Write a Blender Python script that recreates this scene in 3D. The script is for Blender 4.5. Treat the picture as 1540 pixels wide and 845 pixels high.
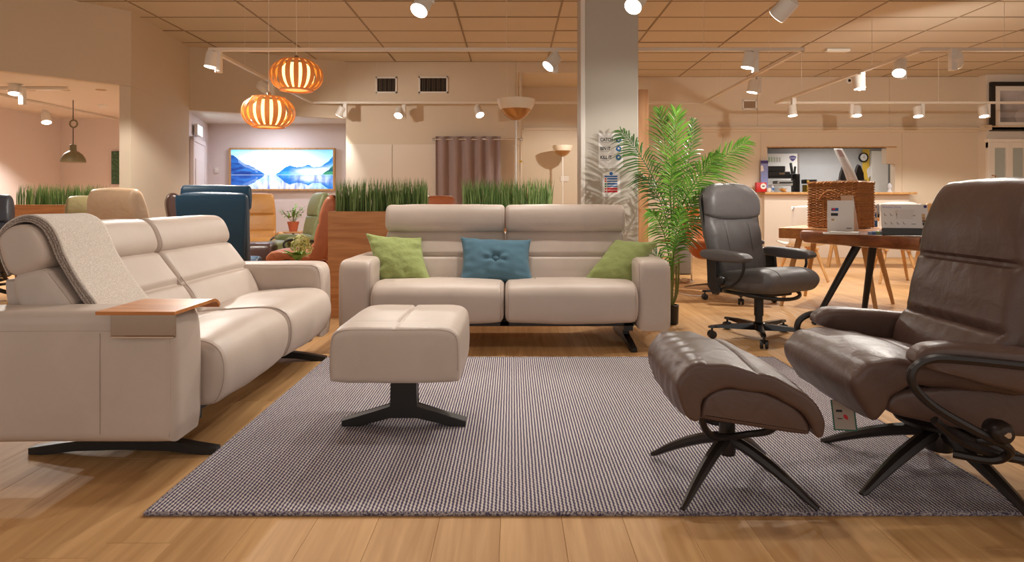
import bpy, bmesh, math, random
from mathutils import Vector, Matrix, noise as mnoise

R = math.radians
random.seed(7)
scene = bpy.context.scene
for o in list(bpy.data.objects):
    bpy.data.objects.remove(o)
C = scene.collection

# ------------------------------------------------------------------ camera, world, exposure
EYE, FOC, HZ, CX = 1.0, 940.0, 302.0, 770.0
cam_data = bpy.data.cameras.new('camera')
cam_data.sensor_width = 36.0
cam_data.lens = FOC / 1540.0 * 36.0
cam_data.shift_y = -(422.5 - HZ) / 1540.0
cam_data.clip_start = 0.05
cam = bpy.data.objects.new('camera', cam_data)
cam.location = (0, 0, EYE)
cam.rotation_euler = (R(90), 0, 0)
C.objects.link(cam)
scene.camera = cam

world = bpy.data.worlds.new('world')
scene.world = world
world.use_nodes = True
world.node_tree.nodes['Background'].inputs[0].default_value = (1.0, 0.94, 0.88, 1)
world.node_tree.nodes['Background'].inputs[1].default_value = 0.72

vs = scene.view_settings
vs.view_transform = 'Standard'
vs.look = 'None'
vs.gamma = 1.0
vs.exposure = 0.10
vs.use_curve_mapping = False

LAMP_COL = (1.0, 0.945, 0.86)
SPOT_W = 78.0


def at(px, py, d):
    """point in the room seen at that place of the frame at depth d"""
    return Vector(((px - CX) * d / FOC, d, EYE - (py - HZ) * d / FOC))


def X(px, d): return (px - CX) * d / FOC
def Z(py, d): return EYE - (py - HZ) * d / FOC


# ------------------------------------------------------------------ materials
MATS = {}


def new_mat(name):
    m = bpy.data.materials.new(name)
    m.use_nodes = True
    MATS[name] = m
    nt = m.node_tree
    b = nt.nodes['Principled BSDF']
    return m, nt, b


def N(nt, kind, **kw):
    n = nt.nodes.new(kind)
    for k, v in kw.items():
        setattr(n, k, v)
    return n


def srgb(r, g, b):
    f = lambda c: (c / 12.92 if c <= 0.04045 else ((c + 0.055) / 1.055) ** 2.4)
    return (f(r / 255), f(g / 255), f(b / 255), 1)


def plain(name, col, rough=0.5, metal=0.0, spec=0.5, bump=0.0, bscale=80, vary=0.0, vscale=6, coat=0.0, trans=0.0):
    m, nt, b = new_mat(name)
    b.inputs['Base Color'].default_value = col
    b.inputs['Roughness'].default_value = rough
    b.inputs['Metallic'].default_value = metal
    b.inputs['Specular IOR Level'].default_value = spec
    b.inputs['Coat Weight'].default_value = coat
    b.inputs['Transmission Weight'].default_value = trans
    tc = None
    if vary or bump:
        tc = N(nt, 'ShaderNodeTexCoord')
    if vary:
        n = N(nt, 'ShaderNodeTexNoise')
        n.inputs['Scale'].default_value = vscale
        n.inputs['Detail'].default_value = 4
        nt.links.new(tc.outputs['Object'], n.inputs['Vector'])
        mp = N(nt, 'ShaderNodeMapRange')
        mp.inputs['To Min'].default_value = 1 - vary
        mp.inputs['To Max'].default_value = 1 + vary
        nt.links.new(n.outputs['Fac'], mp.inputs['Value'])
        h = N(nt, 'ShaderNodeHueSaturation')
        h.inputs['Color'].default_value = col
        nt.links.new(mp.outputs['Result'], h.inputs['Value'])
        nt.links.new(h.outputs['Color'], b.inputs['Base Color'])
    if bump:
        n = N(nt, 'ShaderNodeTexNoise')
        n.inputs['Scale'].default_value = bscale
        n.inputs['Detail'].default_value = 3
        nt.links.new(tc.outputs['Object'], n.inputs['Vector'])
        bp = N(nt, 'ShaderNodeBump')
        bp.inputs['Strength'].default_value = bump
        bp.inputs['Distance'].default_value = 0.01
        nt.links.new(n.outputs['Fac'], bp.inputs['Height'])
        nt.links.new(bp.outputs['Normal'], b.inputs['Normal'])
    return m


def leather(name, col, rough=0.42, wrinkle=0.25, wscale=9, spec=0.45):
    m, nt, b = new_mat(name)
    tc = N(nt, 'ShaderNodeTexCoord')
    v = N(nt, 'ShaderNodeTexVoronoi')
    v.inputs['Scale'].default_value = 320
    nt.links.new(tc.outputs['Object'], v.inputs['Vector'])
    n = N(nt, 'ShaderNodeTexNoise')
    n.inputs['Scale'].default_value = wscale
    n.inputs['Detail'].default_value = 6
    n.inputs['Distortion'].default_value = 0.8
    nt.links.new(tc.outputs['Object'], n.inputs['Vector'])
    b1 = N(nt, 'ShaderNodeBump')
    b1.inputs['Strength'].default_value = 0.10
    b1.inputs['Distance'].default_value = 0.002
    nt.links.new(v.outputs['Distance'], b1.inputs['Height'])
    b2 = N(nt, 'ShaderNodeBump')
    b2.inputs['Strength'].default_value = wrinkle
    b2.inputs['Distance'].default_value = 0.02
    nt.links.new(n.outputs['Fac'], b2.inputs['Height'])
    nt.links.new(b1.outputs['Normal'], b2.inputs['Normal'])
    nt.links.new(b2.outputs['Normal'], b.inputs['Normal'])
    mp = N(nt, 'ShaderNodeMapRange')
    mp.inputs['To Min'].default_value = 0.90
    mp.inputs['To Max'].default_value = 1.08
    nt.links.new(n.outputs['Fac'], mp.inputs['Value'])
    h = N(nt, 'ShaderNodeHueSaturation')
    h.inputs['Color'].default_value = col
    nt.links.new(mp.outputs['Result'], h.inputs['Value'])
    nt.links.new(h.outputs['Color'], b.inputs['Base Color'])
    b.inputs['Roughness'].default_value = rough
    b.inputs['Specular IOR Level'].default_value = spec
    return m


def fabric(name, col, col2=None, scale=500, bump=0.35, fold=0.3):
    m, nt, b = new_mat(name)
    tc = N(nt, 'ShaderNodeTexCoord')
    n = N(nt, 'ShaderNodeTexNoise')
    n.inputs['Scale'].default_value = scale
    n.inputs['Detail'].default_value = 2
    nt.links.new(tc.outputs['Object'], n.inputs['Vector'])
    mx = N(nt, 'ShaderNodeMix', data_type='RGBA')
    mx.inputs[6].default_value = col
    mx.inputs[7].default_value = col2 or tuple(c * 0.75 for c in col[:3]) + (1,)
    mp = N(nt, 'ShaderNodeMapRange')
    mp.inputs['From Min'].default_value = 0.4
    mp.inputs['From Max'].default_value = 0.6
    nt.links.new(n.outputs['Fac'], mp.inputs['Value'])
    nt.links.new(mp.outputs['Result'], mx.inputs[0])
    nt.links.new(mx.outputs[2], b.inputs['Base Color'])
    b.inputs['Roughness'].default_value = 0.9
    b.inputs['Specular IOR Level'].default_value = 0.15
    b.inputs['Sheen Weight'].default_value = 0.15
    b1 = N(nt, 'ShaderNodeBump')
    b1.inputs['Strength'].default_value = bump
    b1.inputs['Distance'].default_value = 0.002
    nt.links.new(n.outputs['Fac'], b1.inputs['Height'])
    n2 = N(nt, 'ShaderNodeTexNoise')
    n2.inputs['Scale'].default_value = 14
    n2.inputs['Detail'].default_value = 3
    nt.links.new(tc.outputs['Object'], n2.inputs['Vector'])
    b2 = N(nt, 'ShaderNodeBump')
    b2.inputs['Strength'].default_value = fold
    b2.inputs['Distance'].default_value = 0.02
    nt.links.new(n2.outputs['Fac'], b2.inputs['Height'])
    nt.links.new(b1.outputs['Normal'], b2.inputs['Normal'])
    nt.links.new(b2.outputs['Normal'], b.inputs['Normal'])
    return m


def wood(name, c1, c2, grain=(14, 14, 0.8), rough=0.42, rand=0.12, coat=0.0, knot=2.0, hue=0.0):
    """streaked timber; the tint of each board differs"""
    m, nt, b = new_mat(name)
    tc = N(nt, 'ShaderNodeTexCoord')
    oi = N(nt, 'ShaderNodeObjectInfo')
    ge = N(nt, 'ShaderNodeNewGeometry')
    add = N(nt, 'ShaderNodeMath', operation='ADD')
    nt.links.new(oi.outputs['Random'], add.inputs[0])
    nt.links.new(ge.outputs['Random Per Island'], add.inputs[1])
    fr = N(nt, 'ShaderNodeMath', operation='FRACT')
    nt.links.new(add.outputs[0], fr.inputs[0])
    off = N(nt, 'ShaderNodeVectorMath', operation='SCALE')
    off.inputs[0].default_value = (31, 17, 23)
    nt.links.new(fr.outputs[0], off.inputs['Scale'])
    va = N(nt, 'ShaderNodeVectorMath', operation='ADD')
    nt.links.new(tc.outputs['Object'], va.inputs[0])
    nt.links.new(off.outputs[0], va.inputs[1])
    mp = N(nt, 'ShaderNodeMapping')
    mp.inputs['Scale'].default_value = grain
    nt.links.new(va.outputs[0], mp.inputs['Vector'])
    n = N(nt, 'ShaderNodeTexNoise')
    n.inputs['Scale'].default_value = knot
    n.inputs['Detail'].default_value = 7
    n.inputs['Distortion'].default_value = 0.6
    nt.links.new(mp.outputs[0], n.inputs['Vector'])
    rp = N(nt, 'ShaderNodeValToRGB')
    rp.color_ramp.elements[0].color = c2
    rp.color_ramp.elements[0].position = 0.30
    rp.color_ramp.elements[1].color = c1
    rp.color_ramp.elements[1].position = 0.68
    nt.links.new(n.outputs['Fac'], rp.inputs[0])
    mr = N(nt, 'ShaderNodeMapRange')
    mr.inputs['To Min'].default_value = 1 - rand
    mr.inputs['To Max'].default_value = 1 + rand
    nt.links.new(fr.outputs[0], mr.inputs['Value'])
    h = N(nt, 'ShaderNodeHueSaturation')
    nt.links.new(rp.outputs['Color'], h.inputs['Color'])
    nt.links.new(mr.outputs['Result'], h.inputs['Value'])
    nt.links.new(h.outputs['Color'], b.inputs['Base Color'])
    b.inputs['Roughness'].default_value = rough
    b.inputs['Coat Weight'].default_value = coat
    b.inputs['Coat Roughness'].default_value = 0.25
    bp = N(nt, 'ShaderNodeBump')
    bp.inputs['Strength'].default_value = 0.06
    bp.inputs['Distance'].default_value = 0.004
    nt.links.new(n.outputs['Fac'], bp.inputs['Height'])
    nt.links.new(bp.outputs['Normal'], b.inputs['Normal'])
    return m


def emit(name, col, strength):
    m, nt, b = new_mat(name)
    b.inputs['Base Color'].default_value = col
    b.inputs['Emission Color'].default_value = col
    b.inputs['Emission Strength'].default_value = strength
    return m


def printed(name, strength=0.0, rough=0.6):
    """flat print or screen picture: colours come from the mesh's colour layer"""
    m, nt, b = new_mat(name)
    a = N(nt, 'ShaderNodeVertexColor', layer_name='print')
    nt.links.new(a.outputs['Color'], b.inputs['Base Color'])
    b.inputs['Roughness'].default_value = rough
    if strength:
        nt.links.new(a.outputs['Color'], b.inputs['Emission Color'])
        b.inputs['Emission Strength'].default_value = strength
    return m


def leafy(name, c1, c2, rough=0.45, scale=7):
    m, nt, b = new_mat(name)
    ge = N(nt, 'ShaderNodeNewGeometry')
    mx = N(nt, 'ShaderNodeMix', data_type='RGBA')
    mx.inputs[6].default_value = c1
    mx.inputs[7].default_value = c2
    nt.links.new(ge.outputs['Random Per Island'], mx.inputs[0])
    nt.links.new(mx.outputs[2], b.inputs['Base Color'])
    b.inputs['Roughness'].default_value = rough
    b.inputs['Subsurface Weight'].default_value = 0.0
    b.inputs['Specular IOR Level'].default_value = 0.4
    return m


def rug_mat(name):
    m, nt, b = new_mat(name)
    tc = N(nt, 'ShaderNodeTexCoord')
    sp = N(nt, 'ShaderNodeSeparateXYZ')
    nt.links.new(tc.outputs['Object'], sp.inputs[0])

    def mth(op, a, c=None):
        n = N(nt, 'ShaderNodeMath', operation=op)
        for i, v in enumerate((a, c)):
            if v is None:
                continue
            if isinstance(v, (int, float)):
                n.inputs[i].default_value = v
            else:
                nt.links.new(v, n.inputs[i])
        return n.outputs[0]
    wob = N(nt, 'ShaderNodeTexNoise')
    wob.inputs['Scale'].default_value = 60
    nt.links.new(tc.outputs['Object'], wob.inputs['Vector'])
    w = mth('MULTIPLY', mth('SUBTRACT', wob.outputs['Fac'], 0.5), 2.6)
    sx = mth('SINE', mth('ADD', mth('MULTIPLY', sp.outputs[0], 2 * math.pi / 0.0128), w))
    sy = mth('SINE', mth('ADD', mth('MULTIPLY', sp.outputs[1], 2 * math.pi / 0.019),
                         mth('MULTIPLY', sp.outputs[0], math.pi / 0.0128)))
    pat = mth('ADD', sx, mth('MULTIPLY', sy, 0.5))
    mr = N(nt, 'ShaderNodeMapRange')
    mr.inputs['From Min'].default_value = -0.5
    mr.inputs['From Max'].default_value = 0.5
    nt.links.new(pat, mr.inputs['Value'])
    mx = N(nt, 'ShaderNodeMix', data_type='RGBA')
    mx.inputs[6].default_value = srgb(86, 77, 103)
    mx.inputs[7].default_value = srgb(208, 199, 193)
    nt.links.new(mr.outputs['Result'], mx.inputs[0])
    nt.links.new(mx.outputs[2], b.inputs['Base Color'])
    b.inputs['Roughness'].default_value = 0.95
    b.inputs['Specular IOR Level'].default_value = 0.1
    bp = N(nt, 'ShaderNodeBump')
    bp.inputs['Strength'].default_value = 0.6
    bp.inputs['Distance'].default_value = 0.003
    nt.links.new(pat, bp.inputs['Height'])
    nt.links.new(bp.outputs['Normal'], b.inputs['Normal'])
    return m


def glass(name, col=(1, 1, 1, 1), rough=0.02):
    m, nt, b = new_mat(name)
    b.inputs['Base Color'].default_value = col
    b.inputs['Transmission Weight'].default_value = 1.0
    b.inputs['Roughness'].default_value = rough
    b.inputs['IOR'].default_value = 1.15
    return m


M_wall = plain('wall_paint', srgb(222, 206, 184), 0.75, bump=0.05, bscale=120, vary=0.02, vscale=2)
M_wallw = plain('wall_panel_white', srgb(232, 220, 206), 0.7, bump=0.04, bscale=120)
M_pink = plain('alcove_paint', srgb(230, 216, 211), 0.75, bump=0.05, bscale=120)
M_pillar = plain('pillar_paint', srgb(194, 186, 174), 0.6, bump=0.04, bscale=120)
M_grey = plain('office_paint', srgb(184, 184, 186), 0.7, bump=0.04)
M_white = plain('white_paint', srgb(238, 232, 224), 0.45)
M_tile = plain('ceiling_tile', srgb(214, 200, 180), 0.9, bump=0.25, bscale=260, vary=0.05, vscale=1.2)
M_tbar = plain('ceiling_bar', srgb(150, 128, 100), 0.5)  # darkened to stand in for the shadow gaps between tiles
M_fix = plain('fixture_white', srgb(235, 230, 222), 0.4)
M_track = plain('track_white', srgb(232, 222, 208), 0.4)
M_lens = emit('spot_lens', (1.0, 0.93, 0.82, 1), 7.0)
M_lensd = plain('spot_lens_dim', srgb(210, 205, 200), 0.2)
M_oakfloor = wood('floor_oak', srgb(207, 163, 112), srgb(183, 138, 89), grain=(9, 0.55, 4), rough=0.52, rand=0.055, knot=3.0)
M_oakfloor.node_tree.nodes['Principled BSDF'].inputs['Specular IOR Level'].default_value = 0.25
M_subfloor = plain('subfloor', srgb(120, 84, 50), 0.8)
M_oak = wood('oak_veneer', srgb(200, 140, 86), srgb(170, 108, 58), grain=(1.0, 5, 12), rough=0.4, rand=0.03, knot=2.2)
M_oakl = wood('oak_light', srgb(216, 170, 112), srgb(190, 140, 86), grain=(12, 12, 1.0), rough=0.45, rand=0.06)
M_oaktop = wood('oak_top', srgb(206, 148, 92), srgb(178, 116, 66), grain=(1.2, 10, 10), rough=0.4, rand=0.03)
M_walnut = wood('walnut', srgb(158, 96, 60), srgb(110, 62, 38), grain=(8, 1.2, 8), rough=0.3, rand=0.04, coat=0.3)
M_oak_v = wood('oak_upright', srgb(196, 142, 90), srgb(172, 116, 68), grain=(12, 12, 0.8), rough=0.4, rand=0.03)
M_tray = wood('tray_oak', srgb(206, 136, 66), srgb(176, 104, 46), grain=(1.5, 14, 14), rough=0.35, rand=0.02)
M_taupe = leather('taupe_leather', srgb(196, 180, 168), 0.44, 0.10, 5)
M_taupe_s = plain('taupe_seam', srgb(176, 158, 147), 0.6)
M_taupe_t = plain('taupe_stitch', srgb(186, 170, 158), 0.6)
M_brown = leather('brown_leather', srgb(91, 69, 60), 0.38, 0.22, 12, 0.45)
M_brown_s = plain('brown_seam', srgb(62, 46, 40), 0.5)
M_black = leather('black_leather', srgb(96, 92, 92), 0.46, 0.25, 9, 0.5)
M_black_s = plain('black_seam', srgb(96, 92, 88), 0.6)
M_blackm = plain('black_metal', srgb(34, 31, 30), 0.38, 0.0, 0.5)
M_blackgl = plain('black_gloss', srgb(26, 22, 22), 0.16, 0.0, 0.6)
M_dkbrm = plain('bronze_metal', srgb(46, 38, 35), 0.35, 0.3)
M_chrome = plain('chrome', (0.75, 0.75, 0.76, 1), 0.12, 1.0)
M_steel = plain('brushed_steel', (0.40, 0.33, 0.27, 1), 0.25, 1.0)
M_green = fabric('green_linen', srgb(160, 170, 110), srgb(142, 154, 92), 420, 0.35, 0.7)
M_blue = fabric('blue_felt', srgb(92, 126, 143), srgb(82, 114, 131), 500, 0.2, 0.2)
M_throw = fabric('throw_wool', srgb(226, 217, 206), srgb(192, 178, 168), 330, 0.5, 0.2)
M_throwe = fabric('throw_edge', srgb(120, 100, 92), srgb(190, 176, 164), 300, 0.5, 0.2)
M_rug = rug_mat('rug_weave')
M_rugb = fabric('rug_binding', srgb(170, 160, 158), srgb(70, 62, 84), 160, 0.8, 0.2)
M_navyl = leather('petrol_leather', srgb(28, 72, 100), 0.42, 0.12, 6)
M_beigel = leather('beige_leather', srgb(190, 160, 130), 0.42, 0.3, 10)
M_olivel = leather('olive_leather', srgb(172, 160, 116), 0.42, 0.3, 10)
M_dkgreyl = leather('slate_leather', srgb(62, 64, 72), 0.42, 0.3, 10)
M_tanl = leather('mustard_leather', srgb(206, 150, 84), 0.42, 0.35, 12)
M_sagel = leather('sage_leather', srgb(128, 132, 90), 0.42, 0.35, 12)
M_cognac = leather('cognac_leather', srgb(160, 90, 54), 0.4, 0.3, 10)
M_rust = leather('rust_leather', srgb(186, 104, 56), 0.42, 0.1, 5)
M_espr = leather('espresso_leather', srgb(72, 50, 44), 0.3, 0.2, 9)
M_grass = leafy('grass_blades', srgb(72, 108, 50), srgb(150, 172, 104))
M_soil = plain('planter_moss', srgb(58, 62, 34), 0.95, bump=0.6, bscale=40)
M_palm = leafy('palm_leaf', srgb(66, 118, 40), srgb(122, 170, 62), 0.38)
M_palmd = leafy('palm_leaf_deep', srgb(52, 92, 46), srgb(92, 130, 66), 0.38)
M_palmst = plain('palm_stem', srgb(130, 132, 66), 0.5)
M_slat = wood('lamp_slat', srgb(244, 204, 130), srgb(228, 180, 104), grain=(10, 10, 2), rough=0.4, rand=0.05)
nt_ = M_slat.node_tree
tr_ = N(nt_, 'ShaderNodeBsdfTranslucent')
tr_.inputs['Color'].default_value = srgb(244, 176, 84)
mx_ = N(nt_, 'ShaderNodeMixShader')
mx_.inputs[0].default_value = 0.35
nt_.links.new(nt_.nodes['Principled BSDF'].outputs[0], mx_.inputs[1])
nt_.links.new(tr_.outputs[0], mx_.inputs[2])
nt_.links.new(mx_.outputs[0], nt_.nodes['Material Output'].inputs['Surface'])
M_innerglow = emit('lamp_inner_glow', (1.0, 0.70, 0.30, 1), 2.2)  # stands for the lit inside of the slatted pendants
M_bowl = plain('bowl_opal', srgb(240, 226, 204), 0.35)
M_bronze = plain('bowl_bronze', srgb(190, 150, 104), 0.28, 0.8)
M_curtain = fabric('curtain_voile', srgb(176, 156, 152), srgb(150, 130, 128), 300, 0.15, 0.1)
M_paper = plain('paper', srgb(238, 234, 230), 0.55)
M_print = printed('print')
M_screen = printed('lightbox_print', 1.0, 0.3)
M_sign = emit('exit_sign_face', (0.72, 0.95, 1.0, 1), 3.0)
M_acrylic = glass('clear_acrylic')
M_wicker = wood('wicker', srgb(190, 132, 76), srgb(150, 92, 46), grain=(20, 20, 20), rough=0.5, rand=0.25)
M_ink = plain('ink_black', srgb(40, 36, 38), 0.6)
M_inkb = plain('ink_blue', srgb(28, 96, 168), 0.6)
M_inkr = plain('ink_red', srgb(206, 42, 48), 0.6)
M_inkg = plain('ink_green', srgb(40, 130, 80), 0.6)
M_purple = plain('logo_purple', srgb(66, 48, 120), 0.5)
M_lampg = plain('dome_green', srgb(126, 116, 84), 0.5)
M_yellow = plain('board_yellow', srgb(226, 186, 70), 0.7)
M_dark = plain('dark_void', srgb(30, 26, 24), 0.8)
M_terra = plain('terracotta', srgb(196, 104, 70), 0.8)
M_hyd = leafy('hydrangea_petals', srgb(206, 206, 120), srgb(232, 226, 168), 0.6)
M_leaf = leafy('broad_leaf', srgb(104, 150, 56), srgb(150, 186, 84), 0.5)
M_bluebox = plain('leaflet_blue', srgb(140, 150, 206), 0.5)
M_redbox = plain('box_red', srgb(200, 36, 34), 0.4)


# ------------------------------------------------------------------ mesh helpers
class MB:
    def __init__(self):
        self.v, self.f = [], []

    def add(self, verts, faces, M=None):
        o = len(self.v)
        if M is None:
            self.v += [tuple(p) for p in verts]
        else:
            self.v += [tuple(M @ Vector(p)) for p in verts]
        self.f += [tuple(i + o for i in f) for f in faces]
        return self

    def _bm(self, bm, M):
        bm.verts.ensure_lookup_table()
        bm.verts.index_update()
        self.add([v.co[:] for v in bm.verts], [[v.index for v in f.verts] for f in bm.faces], M)
        bm.free()
        return self

    def box(self, c, s, bevel=0.0, seg=2, M=None, rot=None):
        bm = bmesh.new()
        bmesh.ops.create_cube(bm, size=1)
        for v in bm.verts:
            v.co = Vector((v.co.x * s[0], v.co.y * s[1], v.co.z * s[2]))
        if bevel:
            bmesh.ops.bevel(bm, geom=bm.edges[:], offset=min(bevel, min(s) * 0.49), segments=seg, affect='EDGES', profile=0.5)
        T = Matrix.Translation(c)
        if rot is not None:
            T = T @ rot
        return self._bm(bm, (M @ T) if M is not None else T)

    def span(self, x0, x1, y0, y1, z0, z1, bevel=0.0, seg=2, M=None):
        return self.box(((x0 + x1) / 2, (y0 + y1) / 2, (z0 + z1) / 2), (abs(x1 - x0), abs(y1 - y0), abs(z1 - z0)), bevel, seg, M)

    def prism(self, pts, h0, h1, plane='xy', bevel=0.0, seg=2, M=None):
        bm = bmesh.new()
        f = (lambda a, b, h: (a, b, h)) if plane == 'xy' else ((lambda a, b, h: (a, h, b)) if plane == 'xz' else (lambda a, b, h: (h, a, b)))
        lo = [bm.verts.new(f(a, b, h0)) for a, b in pts]
        hi = [bm.verts.new(f(a, b, h1)) for a, b in pts]
        n = len(pts)
        c1 = bm.faces.new(lo)
        c2 = bm.faces.new(hi)
        for i in range(n):
            bm.faces.new((lo[i], lo[(i + 1) % n], hi[(i + 1) % n], hi[i]))
        if bevel:
            ed = list(set(c1.edges) | set(c2.edges))
            bmesh.ops.bevel(bm, geom=ed, offset=bevel, segments=seg, affect='EDGES', profile=0.5)
        bmesh.ops.recalc_face_normals(bm, faces=bm.faces[:])
        return self._bm(bm, M)

    def loft(self, loops, cap=True, closed=True, M=None, ring=False):
        n = len(loops[0])
        v = [p for l in loops for p in l]
        f = []
        m = len(loops)
        for i in range(m if ring else m - 1):
            a, b = i * n, ((i + 1) % m) * n
            for j in range(n if closed else n - 1):
                k = (j + 1) % n
                f.append((a + j, a + k, b + k, b + j))
        if cap and closed and not ring:
            f.append(tuple(range(n))[::-1])
            f.append(tuple(range((m - 1) * n, m * n)))
        return self.add(v, f, M)

    def tube(self, pts, r, seg=8, closed=False, smooth=0, squash=1.0, M=None, up=None):
        pts = [Vector(p) for p in pts]
        if smooth:
            rr = r if hasattr(r, '__len__') else None
            n0 = len(pts)
            pts = crom(pts, smooth, closed)
            if rr is not None:
                r = [rr[min(int(i / smooth), n0 - 1)] * (1 - (i % smooth) / smooth) + rr[min(int(i / smooth) + 1, n0 - 1)] * ((i % smooth) / smooth) for i in range(len(pts))]
        n = len(pts)
        if not hasattr(r, '__len__'):
            r = [r] * n
        loops = []
        nrm = None
        for i, p in enumerate(pts):
            a = pts[(i - 1) % n] if (closed or i > 0) else p
            b = pts[(i + 1) % n] if (closed or i < n - 1) else p
            t = (b - a).normalized()
            if nrm is None:
                u = Vector(up) if up else (Vector((0, 0, 1)) if abs(t.z) < 0.9 else Vector((1, 0, 0)))
                nrm = (u - t * u.dot(t)).normalized()
            else:
                nrm = (nrm - t * nrm.dot(t))
                nrm = nrm.normalized() if nrm.length > 1e-6 else Vector((1, 0, 0))
            bi = t.cross(nrm)
            loops.append([p + (nrm * math.cos(2 * math.pi * k / seg) * squash + bi * math.sin(2 * math.pi * k / seg)) * r[i] for k in range(seg)])
        return self.loft(loops, cap=not closed, M=M, ring=closed)

    def lathe(self, prof, seg=28, M=None, cap=True):
        loops = []
        for r, z in prof:
            loops.append([(r * math.cos(2 * math.pi * k / seg), r * math.sin(2 * math.pi * k / seg), z) for k in range(seg)])
        return self.loft(loops, cap=cap, M=M)

    def build(self, name, mat, parent=None, smooth=True, angle=40, recalc=True):
        me = bpy.data.meshes.new(name)
        me.from_pydata(self.v, [], self.f)
        if recalc:
            bm = bmesh.new()
            bm.from_mesh(me)
            bmesh.ops.recalc_face_normals(bm, faces=bm.faces[:])
            bm.to_mesh(me)
            bm.free()
        if smooth:
            me.polygons.foreach_set('use_smooth', [True] * len(me.polygons))
            me.set_sharp_from_angle(angle=R(angle))
        me.materials.append(mat)
        me.update()
        o = bpy.data.objects.new(name, me)
        C.objects.link(o)
        if parent is not None:
            o.parent = parent
        return o


def crom(pts, k, closed=False):
    """Catmull-Rom through the points, k pieces each"""
    n = len(pts)
    out = []
    for i in range(n if closed else n - 1):
        p1, p2 = pts[i], pts[(i + 1) % n]
        p0 = pts[(i - 1) % n] if (closed or i > 0) else p1
        p3 = pts[(i + 2) % n] if (closed or i + 2 < n) else p2
        for j in range(k):
            t = j / k
            out.append(0.5 * ((2 * p1) + (p2 - p0) * t + (2 * p0 - 5 * p1 + 4 * p2 - p3) * t * t + (3 * p1 - p0 - 3 * p2 + p3) * t ** 3))
    if not closed:
        out.append(pts[-1].copy())
    return out


def resample(prof, n):
    pts = crom([Vector((a, b)) for a, b in prof], 12, True)
    L = [0.0]
    for i in range(len(pts)):
        L.append(L[-1] + (pts[(i + 1) % len(pts)] - pts[i]).length)
    out, j = [], 0
    for i in range(n):
        s = L[-1] * i / n
        while L[j + 1] < s:
            j += 1
        t = (s - L[j]) / max(L[j + 1] - L[j], 1e-9)
        out.append(pts[j].lerp(pts[(j + 1) % len(pts)], t))
    return out


def normals2(pts):
    n = len(pts)
    area = sum(pts[i].x * pts[(i + 1) % n].y - pts[(i + 1) % n].x * pts[i].y for i in range(n))
    s = 1 if area > 0 else -1
    out = []
    for i in range(n):
        t = (pts[(i + 1) % n] - pts[(i - 1) % n]).normalized()
        out.append(Vector((t.y, -t.x)) * s)
    return out


def cushion(mb, prof, x0, x1, r, n=96, m=14, puff=0.0, dent=None, noise=0.0, nscale=9, axis='x', wfun=None, k=5, seed=0, scaled=False):
    """upholstered body: a rounded outline drawn out across its width with soft ends"""
    pts = resample(prof, n)
    nr = normals2(pts)
    cen = sum(pts, Vector((0, 0))) / n
    st = []
    for i in range(k + 1):
        ph = i / k * math.pi / 2
        st.append((x0 + r * (1 - math.cos(ph)), r * (1 - math.sin(ph))))
    for i in range(1, m):
        st.append((x0 + r + (x1 - x0 - 2 * r) * i / m, 0.0))
    for i in range(k + 1):
        ph = (1 - i / k) * math.pi / 2
        st.append((x1 - r * (1 - math.cos(ph)), r * (1 - math.sin(ph))))
    xc, hw = (x0 + x1) / 2, (x1 - x0) / 2
    lo_a, hi_a = min(p.x for p in pts), max(p.x for p in pts)
    lo_b, hi_b = min(p.y for p in pts), max(p.y for p in pts)
    mid = Vector(((lo_a + hi_a) / 2, (lo_b + hi_b) / 2))
    ha, hb = (hi_a - lo_a) / 2, (hi_b - lo_b) / 2

    def pos(x, p):
        a, b = p
        xx = xc + (x - xc) * (wfun(a, b) if wfun else 1.0)
        return (xx, a, b) if axis == 'x' else (a, xx, b)
    loops = []
    for x, ins in st:
        t = (x - xc) / hw
        lp = []
        for p, q in zip(pts, nr):
            h = (0.0 if scaled else -ins) + puff * (1 - t * t)
            if dent:
                h -= dent(x, p.x, p.y, q.x, q.y)
            if noise:
                h += noise * mnoise.noise(Vector((x * nscale + seed, p.x * nscale, p.y * nscale)))
            pa, pb = p.x + q.x * h, p.y + q.y * h
            if scaled and ins:
                pa, pb = mid.x + (pa - mid.x) * (1 - ins / ha), mid.y + (pb - mid.y) * (1 - ins / hb)
            lp.append(pos(x, (pa, pb)))
        loops.append(lp)
    mb.loft(loops)
    return mb


def seam(prof, x, inset, r, axis='x', n=60, part=None, wfun=None, xc=0.0):
    """stitched piping that follows an outline"""
    pts = resample(prof, n)
    nr = normals2(pts)
    lp = []
    for p, q in zip(pts, nr):
        a, b = p.x - q.x * inset, p.y - q.y * inset
        if part and not part(a, b):
            continue
        xx = xc + (x - xc) * (wfun(a, b) if wfun else 1.0)
        lp.append((xx, a, b) if axis == 'x' else (a, xx, b))
    if part:                                   # an open run: begin at its true start
        best, bi = 0, 0
        for i in range(len(lp)):
            d = (Vector(lp[i]) - Vector(lp[i - 1])).length
            if d > best:
                best, bi = d, i
        lp = lp[bi:] + lp[:bi]
    mb = MB()
    mb.tube(lp, r, 5, closed=not part)
    return mb


def rot2(prof, c, ang):
    ca, sa = math.cos(ang), math.sin(ang)
    return [(c[0] + (a - c[0]) * ca + (b - c[1]) * sa, c[1] - (a - c[0]) * sa + (b - c[1]) * ca) for a, b in prof]


# ------------------------------------------------------------------ scene helpers
def tag(o, label=None, cat=None, group=None, kind=None):
    if label: o['label'] = label
    if cat: o['category'] = cat
    if group: o['group'] = group
    if kind: o['kind'] = kind
    return o


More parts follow.
